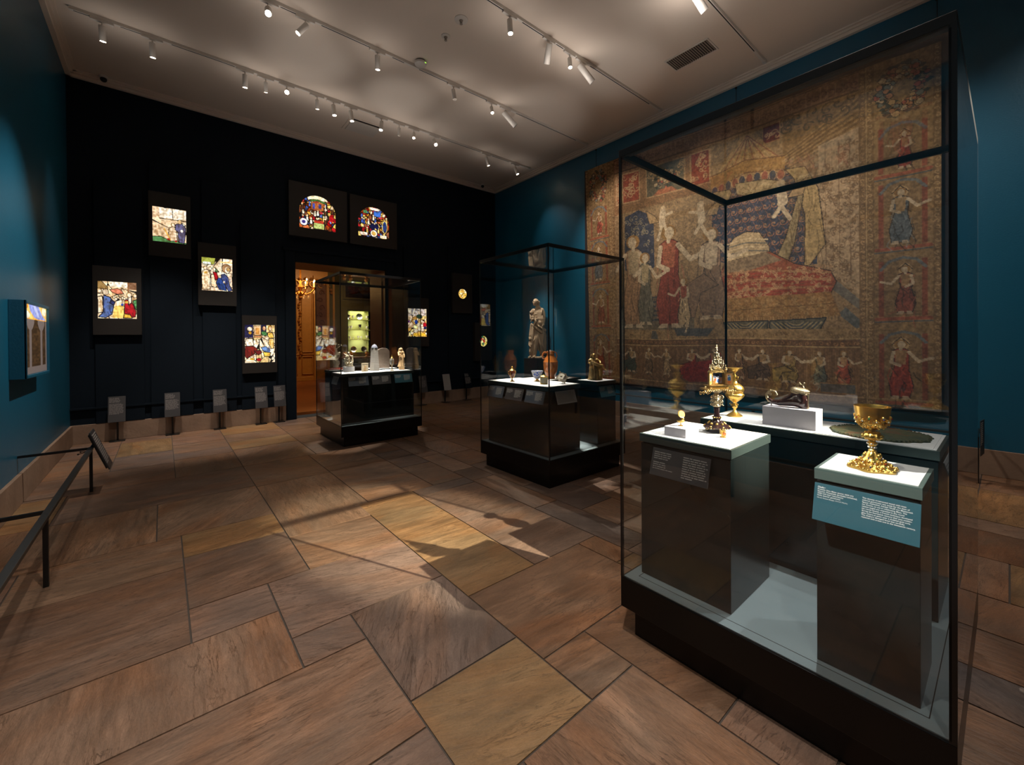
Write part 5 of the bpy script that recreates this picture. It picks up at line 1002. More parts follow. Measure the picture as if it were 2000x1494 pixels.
def ewer():
    t = thing('gold_covered_cup', 'tall bulbous gilt covered cup standing behind the reliquary', 'covered cup', (2.765, 1.115, 1.056))
    ft = MB().lathe([(0,0),(.043,0),(.045,.006),(.038,.010),(.028,.018),(.015,.026),(.009,.036)], 40).build('foot', M['gold'], t, smooth=40)
    st = MB().lathe([(.009,.035),(.008,.048),(.016,.056),(.018,.066),(.012,.074),(.010,.082),(.014,.090)], 20); 
    for a in (0, 2.1, 4.2): scroll_tube(st, (.020*math.cos(a), .020*math.sin(a), .074), .010, ((math.cos(a),math.sin(a),0),(0,0,1)), .002)
    st.build('stem', M['gold'], t, smooth=50)
    b = MB().lathe([(.012,.088),(.022,.096),(.038,.110),(.050,.124),(.055,.134),(.052,.142),(.042,.148),(.040,.152)], 60, lobes=20, la=.018); b.build('bowl', M['gold'], t, smooth=50)
    b = MB().lathe([(.040,.151),(.050,.157),(.0535,.168),(.051,.180),(.043,.192),(.034,.200),(.024,.206),(.016,.212),(.013,.222)], 60, lobes=20, la=.015); ring_of(b, .046, .150, 34, .0028); b.build('cover', M['gold'], t, smooth=50)
    b = MB().lathe([(.011,.220),(.015,.232),(.009,.242),(.012,.252),(.007,.260),(.006,.272),(.012,.280),(.026,.287),(.028,.292),(.030,.296),(.044,.303),(.046,.306),(.042,.306),(.02,.299),(0,.297)], 36)
    for a in (.5, 2.6, 4.7): b.tube([(.012*math.cos(a),.012*math.sin(a),.222),(.022*math.cos(a),.022*math.sin(a),.238),(.012*math.cos(a),.012*math.sin(a),.256)], .003, 6); b.ball((.02*math.cos(a),.02*math.sin(a),.246), .005)
    b.build('finial_cup', M['gold'], t, smooth=50)
ewer()
def shoe():
    t = thing('shoe_drinking_vessel', 'dark leather shoe-shaped vessel with gilt lid and curled toe on the pale block', 'vessel', (2.69, .785, 1.1605))
    # local: toe towards +Y, heel towards -Y
    b = MB().tube([(0,-.052,.024),(0,-.052,.05),(0,-.044,.084)], [.026,.029,.028], 14).tube([(0,-.050,.030),(0,-.012,.032),(0,.026,.025),(0,.062,.019),(0,.092,.021),(0,.112,.034)], [.029,.027,.022,.017,.013,.010], 14)
    b.tube([(0,-.034,.074),(0,.0,.050),(0,.034,.032)], [.027,.023,.018], 12).box(-.017,.017,-.080,-.046,.0,.05)
    o = b.build('shoe', mat('dark_brown_leather', (52,28,25), .2, noise=.35, nscale=30, bump=.15, bscale=60, coat=.4), t, remesh=.0026)
    b = MB().tube([(0,.108,.026),(0,.121,.040),(0,.124,.060),(0,.113,.078),(0,.095,.086),(0,.078,.080),(0,.070,.068)], [.010,.008,.006,.005,.0045,.004,.003], 8); b.ball((0,.071,.064), .006); b.ball((0,.104,.086), .005); scroll_tube(b, (0,.104,.062), .010, ((0,1,0),(0,0,1)), .003)
    b.build('curled_toe', M['goldo'], t, smooth=60)
    b = MB(); b.M = Matrix.Translation((0,-.040,.084)) @ Matrix.Rotation(math.radians(9), 4, 'X'); b.lathe([(.026,-.006),(.028,.0),(.026,.006),(.030,.012),(.031,.018),(.024,.026),(.012,.030),(0,.031)], 36, sq=1.5); rim = b.build('lid', M['goldo'], t, smooth=45)
    b = MB(); b.M = Matrix.Translation((0,-.040,.084)) @ Matrix.Rotation(math.radians(9), 4, 'X')
    for k in range(20): a = 2*math.pi*k/20; b.ball((.029*math.cos(a), .0435*math.sin(a), .006), .003, 6, 4)
    b.tube([(0,-.016,.030),(0,-.01,.044),(0,.004,.05),(0,.016,.044),(0,.02,.03)], .0035, 6); b.tube([(0,-.012,.03),(0,-.014,.056)], .0025, 6); b.ball((0,-.014,.058), .004); b.ball((0,.008,.054), .0045); b.tube([(0,.014,.03),(0,.012,.052)], .003, 6)
    b.build('lid_figures', M['goldo'], rim, smooth=60)
    b = MB().box(-.006,.006,-.0835,-.0795,.002,.085).box(-.017,.017,-.0825,-.078,.0,.006); b.build('heel_mount', M['goldo'], t, bevel=.001)
    MB().tube([(0,.098,.0),(0,.098,.012)], .004, 8).build('prop', M['silver'], t)
shoe()
def disc():
    t = thing('corroded_disc', 'large flat corroded green and brown metal disc with a ragged rim on the bench', 'disc', (2.782, .428, 1.0588))
    R = .196; n = 120; b = MB(); r = random.Random(2); rad = [R*(1+.02*math.sin(9*2*math.pi*k/n)+.012*math.sin(23*2*math.pi*k/n+1)+r.uniform(-.012,.012)) for k in range(n)]
    vs = []; fs = []; prof = [(0,.012),(.3,.010),(.55,.007),(.72,.010),(.86,.006),(.95,.008),(1,.003),(1,.0)]
    for q, (f, z) in enumerate(prof):
        for k in range(n): a = 2*math.pi*k/n; vs.append((rad[k]*max(f,.001)*math.cos(a), rad[k]*max(f,.001)*math.sin(a), z+.0018*math.sin(7*a+q*1.7)*(f > .2)*(q < 7)))
    for q in range(len(prof)-1):
        for k in range(n): fs.append((q*n+k, (q+1)*n+k, (q+1)*n+(k+1) % n, q*n+(k+1) % n))
    fs.append(tuple((len(prof)-1)*n+k for k in range(n))[::-1]); b.add(vs, fs)
    m = mat('green_corrosion', (70,72,46), .8, bump=.9, bscale=70); nt = m.node_tree; L = nt.links; bs = nt.nodes['Principled BSDF']
    tc = N(m, 'ShaderNodeTexCoord'); nz = N(m, 'ShaderNodeTexNoise'); nz.inputs['Scale'].default_value = 9; nz.inputs['Detail'].default_value = 8; nz.inputs['Roughness'].default_value = .7; L.new(tc.outputs['Object'], nz.inputs[0])
    cr = N(m, 'ShaderNodeValToRGB'); e = cr.color_ramp.elements; e[0].position = .34; e[0].color = (*lin((44,60,48)), 1); e[1].position = .66; e[1].color = (*lin((112,64,40)), 1)
    for p, c in ((.44,(60,66,44)),(.52,(78,78,46)),(.58,(94,74,44))): q = e.new(p); q.color = (*lin(c), 1)
    L.new(nz.outputs[0], cr.inputs[0]); L.new(cr.outputs[0], bs.inputs['Base Color'])
    b.build('plate', m, t, smooth=60)
    b = MB()
    for k in range(64): a = 2*math.pi*k/64; q = rad[int(k*n/64)]*.965; b.ball((q*math.cos(a), q*math.sin(a), .007), .0052, 6, 4, (1.3,1,.7))
    b.build('rim', m, t, smooth=60)
disc()
# --- middle case
def urn():
    t = thing('amber_covered_urn', 'small brown and gilt covered urn near the far corner of the white deck', 'urn', (3.19, 3.81, 1.0508))
    MB().lathe([(0,0),(.026,0),(.026,.006),(.016,.010),(.008,.018),(.007,.034),(.012,.040)], 24).build('foot', M['gold'], t, smooth=40)
    MB().lathe([(.012,.040),(.028,.056),(.040,.080),(.045,.102),(.040,.118),(.026,.126)], 28).build('body', mat('brown_agate', (96,48,30), .1, noise=.5, nscale=40), t, smooth=50)
    b = MB().lathe([(.028,.124),(.034,.130),(.024,.138),(.014,.150),(.008,.158),(.006,.166)], 24); b.ball((0,0,.170), .008)
    for a in (.3, 1.9, 3.45, 5.0): b.tube([(.044*math.cos(a),.044*math.sin(a),.104),(.034*math.cos(a),.034*math.sin(a),.062),(.012*math.cos(a),.012*math.sin(a),.038)], .0028, 6)
    b.build('cover', M['gold'], t, smooth=50)
    for s in (-1, 1): MB().tube([(s*.038,0,.116),(s*.056,0,.124),(s*.06,0,.10),(s*.046,0,.084)], .003, 6).build('handle', M['gold'], t, smooth=60)
urn()
def bluecup():
    t = thing('blue_white_cup', 'blue and white porcelain cup with scalloped rim on a gilt foot', 'cup', (3.42, 3.62, 1.0508))
    MB().lathe([(0,0),(.032,0),(.034,.006),(.020,.012),(.014,.022),(.02,.028)], 24).build('foot', M['gold'], t, smooth=40)
    m = mat('blue_white_porcelain', (232,232,236), .12); nt = m.node_tree; L = nt.links; tc = N(m, 'ShaderNodeTexCoord'); nz = N(m, 'ShaderNodeTexNoise'); nz.inputs['Scale'].default_value = 34; nz.inputs['Detail'].default_value = 2; nz.inputs['Distortion'].default_value = 1.5; L.new(tc.outputs['Object'], nz.inputs[0])
    cr = N(m, 'ShaderNodeValToRGB'); cr.color_ramp.elements[0].position = .52; cr.color_ramp.elements[0].color = (*lin((228,230,236)), 1); cr.color_ramp.elements[1].position = .58; cr.color_ramp.elements[1].color = (*lin((40,70,160)), 1); L.new(nz.outputs[0], cr.inputs[0]); L.new(cr.outputs[0], nt.nodes['Principled BSDF'].inputs['Base Color'])
    MB().lathe([(.018,.026),(.036,.040),(.052,.066),(.060,.096),(.072,.122),(.070,.123),(.057,.098),(.048,.068),(.03,.045),(0,.036)], 48, lobes=8, la=.04).build('bowl', m, t, smooth=50)
bluecup()
def jarglass():
    t = thing('gilded_crystal_tankard', 'small clear and gilt covered tankard at the front of the white deck', 'tankard', (3.25, 3.33, 1.0508))
    m = mat('rock_crystal', (232,222,196), .06, spec=.8, noise=.25, nscale=60)
    MB().lathe([(0,0),(.040,0),(.043,.008),(.038,.012)], 28).build('foot', M['gold'], t, smooth=40)
    MB().lathe([(.038,.012),(.040,.03),(.038,.045),(.041,.06),(.038,.078)], 28, lobes=10, la=.03).build('body', m, t, smooth=50)
    b = MB().lathe([(.040,.076),(.043,.082),(.036,.090),(.018,.096),(.008,.102)], 28); b.ball((0,0,.106), .006); b.build('lid', M['gold'], t, smooth=50)
    MB().tube([(.038,0,.082),(.062,0,.078),(.066,0,.05),(.042,0,.026)], .0035, 6).build('handle', M['gold'], t, smooth=60)
    for k in range(6): a = k*math.pi/3; MB().tube([(.043*math.cos(a),.043*math.sin(a),.008),(.044*math.cos(a),.044*math.sin(a),.08)], .0022, 6).build('strap', M['gold'], t)
jarglass()
def crystalcube():
    t = thing('crystal_casket', 'small crystal and gilt casket tilted on one corner near the front edge', 'casket', (3.43, 3.22, 1.0525), .4)
    R_ = Matrix.Translation((0,0,.066)) @ Matrix.Rotation(math.radians(32), 4, 'Y') @ Matrix.Rotation(math.radians(18), 4, 'X')
    b = MB(); b.M = R_; b.box(-.036,.036,-.036,.036,-.036,.036); b.build('body', mat('clear_crystal', (222,214,200), .05, spec=.9, noise=.3, nscale=70), t, bevel=.004)
    b = MB(); b.M = R_
    for s in (-1, 1):
        for u in (-1, 1):
            b.tube([(s*.038,u*.038,-.038),(s*.038,u*.038,.038)], .003, 6); b.tube([(s*.038,-.038,u*.038),(s*.038,.038,u*.038)], .003, 6); b.tube([(-.038,s*.038,u*.038),(.038,s*.038,u*.038)], .003, 6)
            for w in (-1, 1): b.ball((s*.039,u*.039,w*.039), .008, 8, 5)
    for s in (-1, 1): b.ball((s*.038,0,0), .012, 8, 5, (.5,1,1)); b.ball((0,s*.038,0), .012, 8, 5, (1,.5,1)); b.ball((0,0,s*.038), .012, 8, 5, (1,1,.5))
    b.build('mounts', M['goldo'], t, smooth=60); MB().tube([(0,0,0),(0,0,.02)], .004, 6).lathe([(.016,0),(.016,.002)], 14).build('stand', M['silver'], t)
crystalcube()
def bigjar():
    t = thing('brown_glazed_jar', 'large glossy brown glazed jar with a loop handle and narrow neck', 'jar', (3.83, 3.80, 1.0408))
    b = MB().lathe([(0,0),(.052,0),(.056,.01),(.062,.04),(.078,.075),(.090,.12),(.094,.17),(.094,.210),(.098,.216),(.094,.222),(.088,.235),(.070,.268),(.052,.290),(.046,.310),(.050,.322),(.052,.345),(.054,.352),(.048,.356),(.042,.350),(.04,.31)], 48)
    b.build('body', M['jar'], t, smooth=50)
    u = (-.77, .64)
    for s in (1, -.8): MB().tube([(s*u[0]*.044,s*u[1]*.044,.335),(s*u[0]*.085,s*u[1]*.085,.34),(s*u[0]*.104,s*u[1]*.104,.30),(s*u[0]*.096,s*u[1]*.096,.262),(s*u[0]*.076,s*u[1]*.076,.256)], .0105 if s > 0 else .008, 8).build('handle', M['jar'], t, smooth=60)
    MB().lathe([(.05,.356),(.03,.362),(.012,.372),(0,.374)], 20).build('lid', M['silver'], t, smooth=50)
bigjar()
def figure_mesh(b, P, s=1.0):
    """body from named joints: tapered limbs fused later"""
    def T(a, c, r0, r1, mid=None):
        pts = [P[a]]+([P[mid]] if mid else [])+[P[c]]; rr = [r0*s]+([(r0+r1)/2*s] if mid else [])+[r1*s]; b.tube(pts, rr, 12)
    for seg in P['segs']: T(*seg)
    b.ball(P['head'], P.get('hr', .05)*s, 14, 10, (.82,.95,1.15))
def bronze_group():
    t = thing('bronze_group', 'gilded bronze group of a seated figure holding a reclining body on its lap', 'statuette', (4.065, 3.27, 1.0508), -.72); t.scale = (1.12, 1.12, 1.0)
    MB().lathe([(0,0),(.082,0),(.082,.012),(.074,.018)], 8).build('base', M['bronze'], t, bevel=.002)
    b = MB()   # rock seat with heavy folds
    b.lathe([(0,.015),(.070,.015),(.068,.06),(.060,.11),(.048,.15),(.03,.18),(0,.19)], 20, lobes=5, la=.12)
    b.tube([(-.02,.01,.16),(-.015,.01,.215),(-.012,.0,.255)], [.04,.042,.024], 12); b.tube([(-.012,0,.255),(-.012,-.006,.275)], .012, 8); b.ball((-.013,-.012,.293), .021, 12, 8, (.85,.95,1.15)); b.ball((-.012,.0,.298), .025, 12, 8)
    b.tube([(-.045,.0,.245),(-.068,-.02,.205),(-.04,-.05,.178)], [.016,.014,.010], 8); b.tube([(.022,.0,.245),(.052,-.02,.22),(.05,-.05,.20)], [.016,.014,.010], 8)
    b.tube([(-.03,-.02,.16),(-.045,-.06,.14),(-.042,-.06,.03)], [.036,.03,.024], 10); b.tube([(.02,-.02,.155),(.045,-.055,.13),(.052,-.055,.03)], [.036,.03,.022], 10)
    for k in range(9): a = -2.6+k*.4; b.tube([(.03*math.cos(a),.03*math.sin(a)-.01,.15),(.062*math.cos(a),.062*math.sin(a)-.01,.08),(.07*math.cos(a),.07*math.sin(a)-.01,.02)], [.008,.010,.012], 6)
    for k in range(10): a = -2.9+k*.5; b.tube([(.045*math.cos(a),.045*math.sin(a)-.02,.16),(.070*math.cos(a+.1),.070*math.sin(a+.1)-.01,.10),(.074*math.cos(a),.074*math.sin(a),.03)], [.004,.0055,.006], 6)
    b.tube([(-.04,-.02,.25),(-.014,-.032,.235),(.02,-.02,.245)], .006, 6); b.tube([(-.036,.006,.30),(-.045,.01,.25),(-.03,.02,.21)], [.012,.014,.010], 8)
    b.build('seated_figure', M['bronze'], t, remesh=.003)
    b = MB().tube([(-.045,-.058,.222),(-.01,-.066,.196),(.03,-.068,.178)], [.019,.024,.020], 10); b.ball((-.066,-.058,.236), .018, 10, 8, (1,.9,1.1)); b.tube([(-.05,-.058,.226),(-.062,-.058,.232)], .009, 8)
    b.tube([(.03,-.068,.178),(.066,-.074,.178),(.092,-.07,.13)], [.018,.014,.009], 8); b.tube([(.03,-.066,.172),(.075,-.06,.164),(.105,-.05,.125)], [.017,.013,.008], 8); b.tube([(-.03,-.075,.21),(-.03,-.098,.17),(-.025,-.096,.12)], [.010,.008,.006], 8)
    b.tube([(.092,-.07,.13),(.100,-.082,.124)], .006, 6); b.tube([(.105,-.05,.125),(.114,-.06,.118)], .006, 6)
    b.build('reclining_figure', M['bronze'], t, remesh=.0036)
bronze_group()
# --- case by the doorway
def coral():
    t = thing('branching_carving', 'slender pale branching carving of a tree figure on a red-brown wooden base', 'carving', (2.225, 7.26, 1.0608), -.2)
    MB().lathe([(0,0),(.125,0),(.13,.012),(.11,.022),(.098,.036),(0,.036)], 8, sq=.5).build('base', M['red'], t, bevel=.003)
    r = random.Random(4); b = MB()
    b.tube([(0,0,.03),(.012,0,.12),(-.008,0,.2),(.004,0,.30),(.0,0,.36)], [.042,.036,.034,.026,.014], 10)
    b.tube([(.01,0,.19),(.045,-.01,.24),(.055,0,.27)], [.02,.02,.018], 8); b.ball((.058,0,.275), .024, 10, 7); b.tube([(-.02,-.01,.1),(-.045,-.02,.16),(-.03,-.02,.21)], [.014,.012,.01], 8); b.tube([(.02,-.02,.06),(.05,-.02,.10),(.045,-.02,.14)], .011, 8)
    for k in range(12): a = k*.9; b.ball((.034*math.cos(a), .034*math.sin(a), .05+.02*k), .013, 7, 5)
    b.build('trunk', M['ivory'], t, remesh=.006)
    def br(p, d, l, w, n):
        q = p+d*l; bb.tube([p, (p+q)/2+Vector((r.uniform(-.006,.006),r.uniform(-.006,.006),0)), q], [w, w*.8, w*.6], 6)
        if n:
            for _ in range(3): br(q, (d+Vector((r.uniform(-1,1),r.uniform(-.7,.7),r.uniform(-.1,.9)))).normalized(), l*.72, w*.7, n-1)
        else: bb.ball(q, w*1.6, 6, 4)
    bb = MB()
    for k in range(4): br(Vector((0,0,.32)), Vector((r.uniform(-1,1)*.8, r.uniform(-.5,.5), 1)).normalized(), .06, .006, 2)
    br(Vector((-.02,0,.28)), Vector((-.8,0,.7)).normalized(), .05, .005, 2)
    bb.build('branches', M['ivory'], t, smooth=60)
coral()
def ivory_group():
    t = thing('ivory_group', 'openwork ivory carving of twisting little figures on the small white block', 'carving', (2.265, 6.75, 1.1355), -.55)
    r = random.Random(9); b = MB(); b.lathe([(0,0),(.072,0),(.072,.012),(.06,.02)], 16, sq=.6)
    for k in range(15):
        a = r.uniform(0, 6.28); z = r.uniform(.02,.17); q = .05*(1-z*1.6); c = Vector((q*math.cos(a), q*.5*math.sin(a), z)); d = Vector((r.uniform(-1,1), r.uniform(-.5,.5), r.uniform(-.2,1))).normalized()
        b.tube([c, c+d*.03, c+d*.03+Vector((r.uniform(-.03,.03),0,.02))], [.011,.010,.005], 8); b.ball(c-d*.012, .013, 8, 6)
    b.tube([(-.04,0,.01),(-.058,0,.09),(-.03,0,.16),(.01,0,.20),(.0,0,.225)], [.014,.012,.014,.012,.008], 8); b.tube([(.045,0,.01),(.062,0,.08),(.055,0,.15),(.02,0,.18)], [.014,.012,.011,.008], 8); b.tube([(0,0,.02),(.01,0,.1),(-.01,0,.18)], .014, 8)
    b.ball((.0,0,.215), .018, 10, 8); b.ball((.055,0,.165), .014); b.ball((-.04,0,.185), .014)
    b.build('figures', M['ivory'], t, remesh=.0046)
ivory_group()
def small_relief():
    t = thing('ivory_relief', 'small square ivory relief panel leaning upright near the front edge', 'relief', (2.475, 6.62, 1.0508), -.12)
    MB().box(-.052,.052,-.006,.014,0,.135).build('panel', M['ivory'], t, bevel=.003)
    b = MB().box(-.05,.05,-.010,-.006,.0,.012).box(-.05,.05,-.010,-.006,.123,.135).box(-.05,-.04,-.010,-.006,.012,.123).box(.04,.05,-.010,-.006,.012,.123); b.build('border', M['ivory'], t, bevel=.001)
    b = MB().tube([(0,-.008,.03),(.002,-.011,.075)], [.014,.010], 8); b.ball((.001,-.012,.09), .009, 8, 6); b.tube([(0,-.011,.07),(-.02,-.010,.05)], .004, 6).tube([(0,-.011,.07),(.02,-.010,.082)], .004, 6); b.build('carved_figure', M['box'], t, smooth=60)
small_relief()
def tower():
    t = thing('engraved_obelisk', 'tall pale engraved four-sided obelisk with a domed grey tip', 'obelisk', (2.665, 6.70, 1.0508), .3)
    b = MB(); w0, w1 = .056, .038; b.add([(-w0,-w0,0),(w0,-w0,0),(w0,w0,0),(-w0,w0,0),(-w1,-w1,.375),(w1,-w1,.375),(w1,w1,.375),(-w1,w1,.375)], [(0,3,2,1),(4,5,6,7),(0,1,5,4),(1,2,6,5),(2,3,7,6),(3,0,4,7)]); sh = b.build('shaft', M['tower'], t, bevel=.004)
    b = MB()
    for k in range(12): z = .02+k*.029; w = w0+(w1-w0)*z/.375+.0012; b.box(-w,w,-w,w,z,z+.0035)
    b.build('engraved_bands', M['stele'], sh); MB().lathe([(.05,.375),(.052,.381),(.046,.388),(.042,.404),(.030,.42),(.012,.43),(0,.432)], 20, sq=1).build('cap', mat('grey_crystal_cap', (110,112,124), .15), t, smooth=40)
    MB().ball((0,0,.436), .008).build('finial', M['silver'], t)
tower()
def tablet():
    t = thing('stone_tablet', 'pale round-shouldered stone tablet with worn relief behind the obelisk', 'tablet', (2.965, 7.06, 1.0608), -.1)
    pts = [(-.105,0),(.105,0),(.108,.28),(.098,.315),(.085,.325),(.06,.345),(0,.355),(-.06,.345),(-.085,.325),(-.098,.315),(-.108,.28)]
    b = MB().prism(pts, -.018, .018); b.v = [(p[0], p[2], p[1]) for p in b.v]; b.f = [f[::-1] for f in b.f]; b.build('slab', M['stele'], t, bevel=.004)
    b = MB(); r = random.Random(6)
    for k in range(9): z = .04+k*.028; b.box(-.088,.088,-.0205,-.018,z,z+.004)
    for k in range(26): b.ball((r.uniform(-.08,.08), -.0185, r.uniform(.03,.31)), r.uniform(.004,.008), 6, 4, (1.4,.5,1))
    b.build('worn_relief', M['stele'], t)
tablet()
def egg():
    t = thing('crystal_egg_cup', 'small crystal egg-shaped vessel mounted on a gilt stem', 'vessel', (2.885, 6.52, 1.0508))
    MB().lathe([(0,0),(.030,0),(.032,.008),(.018,.014),(.009,.024),(.008,.06),(.013,.068),(.009,.078),(.016,.092)], 24).build('foot', mat('pale_gilt_glass', (224,204,170), .2, noise=.2), t, smooth=40)
    MB().lathe([(.014,.090),(.030,.11),(.038,.14),(.037,.17),(.028,.195),(.014,.206)], 24).build('bowl', mat('smoky_crystal', (128,124,118), .04, spec=.9, noise=.5, nscale=50), t, smooth=50)
    b = MB().lathe([(.016,.204),(.022,.210),(.012,.224),(.006,.238),(.003,.262)], 16)
    for a in (.4, 2.5, 4.6): b.tube([(.039*math.cos(a),.039*math.sin(a),.15),(.032*math.cos(a),.032*math.sin(a),.19),(.018*math.cos(a),.018*math.sin(a),.21)], .0025, 6); b.tube([(.039*math.cos(a),.039*math.sin(a),.15),(.03*math.cos(a),.03*math.sin(a),.108),(.014*math.cos(a),.014*math.sin(a),.09)], .0025, 6)
    b.build('mount', M['gold'], t, smooth=50)
egg()
def draped_statue(b, H, w, seed, lean=0.0, twist=.25, heads=True):
    """standing draped body of height H, local -Y forwards"""
    r = random.Random(seed); n = 40; prof = [(0,1.15),(.04,1.12),(.12,1.0),(.25,.92),(.38,.9),(.48,.92),(.56,.86),(.62,.74),(.70,.82),(.77,.95),(.815,.9),(.84,.6),(.855,.34)]
    vs = []; fs = []; ph = [r.uniform(0, 6.28) for _ in range(4)]
    for (h, q) in prof:
        for k in range(n):
            a = 2*math.pi*k/n; fold = (1-h)*.16*(.5+.5*math.sin(7*a+ph[0]+h*3))+(1-h)*.10*math.sin(12*a+ph[1]-h*5)+.04*math.sin(5*a+h*9)
            R = w*q*(1+fold-.08*(1-h)); dx = lean*H*math.sin(math.pi*h)*.5; vs.append((R*math.cos(a)+dx, R*.68*math.sin(a), h*H))
    m = len(prof)
    for i in range(m-1):
        for k in range(n): fs.append((i*n+k, i*n+(k+1) % n, (i+1)*n+(k+1) % n, (i+1)*n+k))
    fs += [tuple(range(n))[::-1], tuple((m-1)*n+k for k in range(n))]; b.add(vs, fs)
def box_figure():
    t = thing('boxwood_figure', 'slim warm wooden statuette of a veiled standing figure at the end of the case', 'statuette', (3.10, 6.62, 1.0508), -.3)
    MB().box(-.045,.045,-.035,.035,0,.065).build('base', M['box'], t, bevel=.004)
    b = MB(); b.M = Matrix.Translation((-.008,0,.05)); draped_statue(b, .31, .05, 3, .08); b.tube([(0,0,.255),(0,-.004,.272)], .012, 8); b.ball((0,-.008,.290), .021, 12, 8, (.9,1,1.15)); b.ball((0,.004,.292), .026, 12, 8, (1,1,1.15)); b.tube([(-.022,.004,.30),(-.034,.006,.25),(-.03,.006,.20)], [.012,.014,.010], 8); b.tube([(.022,.004,.30),(.03,.006,.25),(.03,.006,.21)], [.010,.012,.010], 8)
    b.tube([(-.04,0,.235),(-.038,-.035,.19),(-.004,-.048,.205)], [.016,.014,.009], 8); b.tube([(.04,0,.235),(.05,-.03,.19),(.052,-.044,.16)], [.016,.014,.009], 8)
    b.build('figure', M['box'], t, remesh=.0042)
    MB().tube([(.035,-.03,.07),(.055,-.02,.085),(.04,0,.10)], .007, 8).build('ribbon', M['silver'], t, smooth=60)
box_figure()
def statue():
    t = thing('stone_statue', 'pale stone woman nursing an infant, two children at her skirts', 'statue', (6.80, 7.22, 1.1005), -.68)
    MB().lathe([(0,0),(.20,0),(.20,.03),(.185,.04)], 24, sq=.75).build('base', M['terra'], t, bevel=.006)
    b = MB(); Z0 = .03
    # legs and skirts
    b.tube([(.04,-.02,.74),(.0,-.06,.46),(-.03,-.06,.22),(-.045,-.05,.05)], [.095,.082,.058,.036], 16)      # forward leg
    b.tube([(.10,.0,.74),(.11,-.03,.48),(.12,.02,.26),(.13,.03,.05)], [.095,.085,.06,.04], 16)
    b.tube([(-.045,-.05,.05),(-.07,-.13,.035),(-.085,-.17,.028)], [.034,.028,.018], 10); b.tube([(.13,.03,.05),(.11,-.06,.035),(.10,-.10,.028)], [.034,.028,.018], 10)
    for k, (x0, x1) in enumerate(((-.09,-.12),(-.05,-.02),(.0,.06),(.05,.13),(.10,.19),(.14,.17),(-.12,-.10),(.16,.10))):
        y = -.085+.02*(k % 3); b.tube([(x0*.8+.02,y,.78),(x0,y-.02,.55),((x0+x1)/2,y-.02,.33),(x1,y+.01,.12 if k % 2 else .18)], [.02,.028,.026,.02], 8)
    b.tube([(-.10,-.07,.80),(.0,-.12,.70),(.10,-.10,.62),(.19,-.05,.58)], [.03,.034,.034,.03], 10)   # rolled mantle across hips
    b.tube([(.17,.0,.62),(.20,.02,.42),(.20,.05,.22),(.17,.06,.10)], [.045,.05,.05,.04], 10)
    b.tube([(-.10,.02,.80),(-.13,.02,.55),(-.12,.03,.32),(-.10,.04,.10)], [.04,.045,.045,.04], 10)
    # torso
    b.tube([(.05,.0,.72),(.045,.0,.86),(.03,.0,1.0),(.04,.01,1.12),(.05,.01,1.18)], [.125,.108,.098,.115,.075], 20, sq=.8)
    b.ball((-.015,-.075,1.04), .042, 12, 8); b.ball((.09,-.07,1.03), .042, 12, 8)
    for k in range(7): b.tube([(-.05+.03*k,-.09,1.10),(-.03+.022*k,-.105,.98),(.0+.014*k,-.105,.86)], .012, 6)
    b.tube([(.04,.0,1.16),(.02,-.02,1.24)], [.042,.036], 12)
    # head bent to the child
    b.ball((-.028,-.052,1.305), .060, 18, 12, (.84,.98,1.20)); b.tube([(-.052,-.102,1.325),(-.066,-.122,1.298)], [.008,.011], 8)   # nose
    b.ball((-.056,-.094,1.250), .017, 8, 6); b.ball((-.061,-.106,1.274), .009, 8, 6, (1.4,1,.6)); b.ball((-.078,-.080,1.318), .010, 8, 6, (1.3,1,.7)); b.ball((-.028,-.106,1.318), .010, 8, 6, (1.3,1,.7)); b.tube([(-.085,-.07,1.338),(-.05,-.108,1.342),(-.01,-.098,1.338)], .008, 6)
    for k in range(13):
        a = -3.0+k*.33; c = Vector((-.016+.060*math.cos(a), -.034+.058*math.sin(a), 1.338+.012*math.cos(a))); b.ball(c, .0165, 8, 6, (1,1,1.2))
    b.ball((-.008,-.018,1.352), .062, 18, 12, (1,1.02,.98)); b.ball((.058,.03,1.325), .042, 12, 8); b.tube([(.045,-.04,1.335),(.055,-.03,1.28),(.045,-.01,1.23)], [.02,.018,.012], 8); b.tube([(.03,.05,1.33),(.07,.05,1.26),(.06,.04,1.18)], [.03,.026,.016], 8)
    b.ball((.030,-.060,1.300), .012, 8, 6, (.6,1,1.4))
    # mantle over the shoulders and gathered folds of the gown
    b.tube([(-.08,.0,1.15),(-.02,-.07,1.12),(.05,-.09,1.07),(.12,-.07,1.10),(.16,.0,1.16)], [.02,.016,.015,.017,.024], 8)
    for k in range(8): x = -.07+.03*k; b.tube([(x*.8+.03,-.10,1.0),(x*.9+.025,-.118,.93),(x+.02,-.112,.85),(x*1.15+.02,-.10,.78)], [.010,.014,.013,.016], 7)
    b.tube([(-.09,-.06,.885),(.0,-.112,.87),(.09,-.10,.88),(.15,-.03,.90)], [.015,.017,.017,.015], 8)
    b.ball((.05,-.12,.83), .055, 12, 8, (1.3,.7,1)); b.tube([(.0,-.13,.80),(.06,-.15,.74),(.12,-.13,.70)], [.022,.028,.024], 8); b.tube([(-.04,-.11,.74),(.03,-.14,.66),(.11,-.12,.60)], [.018,.022,.02], 8)
    for k in range(6): b.tube([(.13+.014*k,-.05+.02*k,.60),(.15+.016*k,-.06+.02*k,.42),(.16+.012*k,-.03+.02*k,.24)], [.012,.016,.014], 7)
    # viewer-right arm hanging to the hip
    b.tube([(.135,.01,1.14),(.175,.01,1.06),(.185,-.0,.95),(.17,-.06,.84),(.13,-.11,.75)], [.058,.052,.044,.036,.026], 14); 
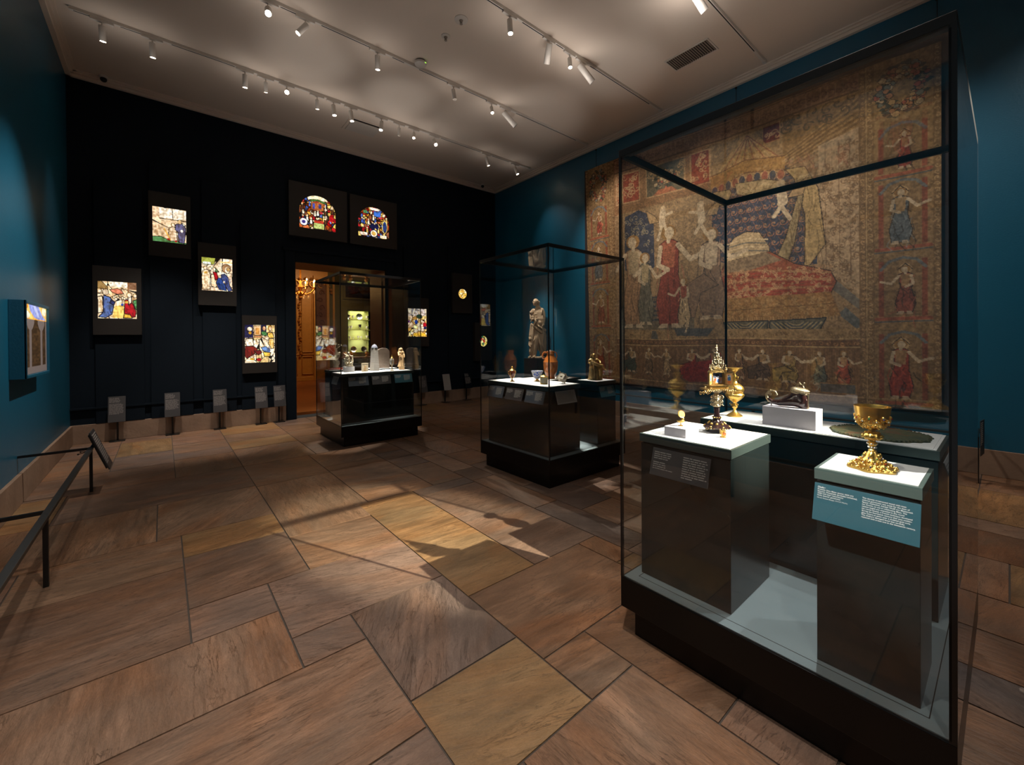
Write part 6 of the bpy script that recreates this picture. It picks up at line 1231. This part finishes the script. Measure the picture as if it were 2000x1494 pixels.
    for k in range(4): b.tube([(.13,-.11,.75),(.105-.008*k,-.128,.722-.006*k),(.085-.01*k+.012,-.128,.70-.004*k)], [.012,.0105,.008], 6)
    b.tube([(.13,-.11,.76),(.105,-.125,.765),(.09,-.125,.75)], [.011,.009,.007], 6)
    # other arm cradling the infant
    b.tube([(-.065,.0,1.13),(-.115,-.03,1.04),(-.12,-.07,.93),(-.06,-.13,.90),(.0,-.15,.92)], [.05,.044,.040,.032,.024], 12)
    for k in range(4): b.tube([(.0,-.15,.92),(.024,-.158,.93-.012*k),(.042,-.15,.925-.013*k)], [.010,.009,.007], 6)
    body = b.build('woman', M['terra'], t, remesh=.0068)
    b = MB().ball((-.115,-.13,1.075), .046, 14, 10, (1,1,1.02)).tube([(-.105,-.12,1.04),(-.09,-.13,.97),(-.06,-.13,.93)], [.03,.046,.040], 12).tube([(-.06,-.14,.94),(-.11,-.17,.91),(-.13,-.16,.86)], [.03,.024,.014], 8).tube([(-.09,-.14,1.02),(-.05,-.155,1.03),(-.01,-.13,1.04)], [.018,.014,.010], 8).ball((-.143,-.165,1.07), .010, 6, 5)
    b.tube([(-.04,-.14,.93),(-.02,-.18,.87),(-.03,-.18,.82)], [.028,.022,.013], 8).build('infant', M['terra'], t, remesh=.0062)
    b = MB().ball((-.135,-.09,.455), .052, 14, 10, (1,1,1.05)).tube([(-.13,-.08,.41),(-.125,-.08,.33),(-.12,-.07,.25)], [.032,.055,.050], 12).tube([(-.135,-.08,.25),(-.15,-.10,.15),(-.145,-.08,.05)], [.04,.032,.022], 10).tube([(-.105,-.07,.25),(-.09,-.07,.15),(-.095,-.06,.05)], [.04,.032,.022], 10)
    b.tube([(-.165,-.08,.38),(-.18,-.11,.31),(-.15,-.14,.27)], [.022,.018,.013], 8).tube([(-.09,-.09,.38),(-.06,-.12,.42),(-.04,-.11,.50)], [.022,.018,.013], 8).tube([(-.145,-.08,.05),(-.155,-.13,.04)], .018, 8).tube([(-.095,-.06,.05),(-.10,-.11,.04)], .018, 8)
    for k in range(7): b.ball((-.135+.04*math.cos(k), -.08+.035*math.sin(k), .49), .018, 7, 5)
    b.build('child', M['terra'], t, remesh=.007)
    b = MB().ball((.195,-.045,.66), .045, 14, 10).tube([(.195,-.03,.62),(.20,.0,.54),(.20,.03,.44)], [.028,.045,.045], 12).tube([(.20,.0,.58),(.18,-.07,.56),(.14,-.09,.60)], [.02,.017,.012], 8).tube([(.20,.03,.44),(.21,.03,.30),(.20,.04,.10)], [.045,.035,.026], 10)
    b.build('child', M['terra'], t, remesh=.007)
statue()
# lit glass, flames and lenses carry their own lamps nearby, so they are not sampled as lamps a second time
for m in bpy.data.materials: m.cycles.emission_sampling = 'NONE'
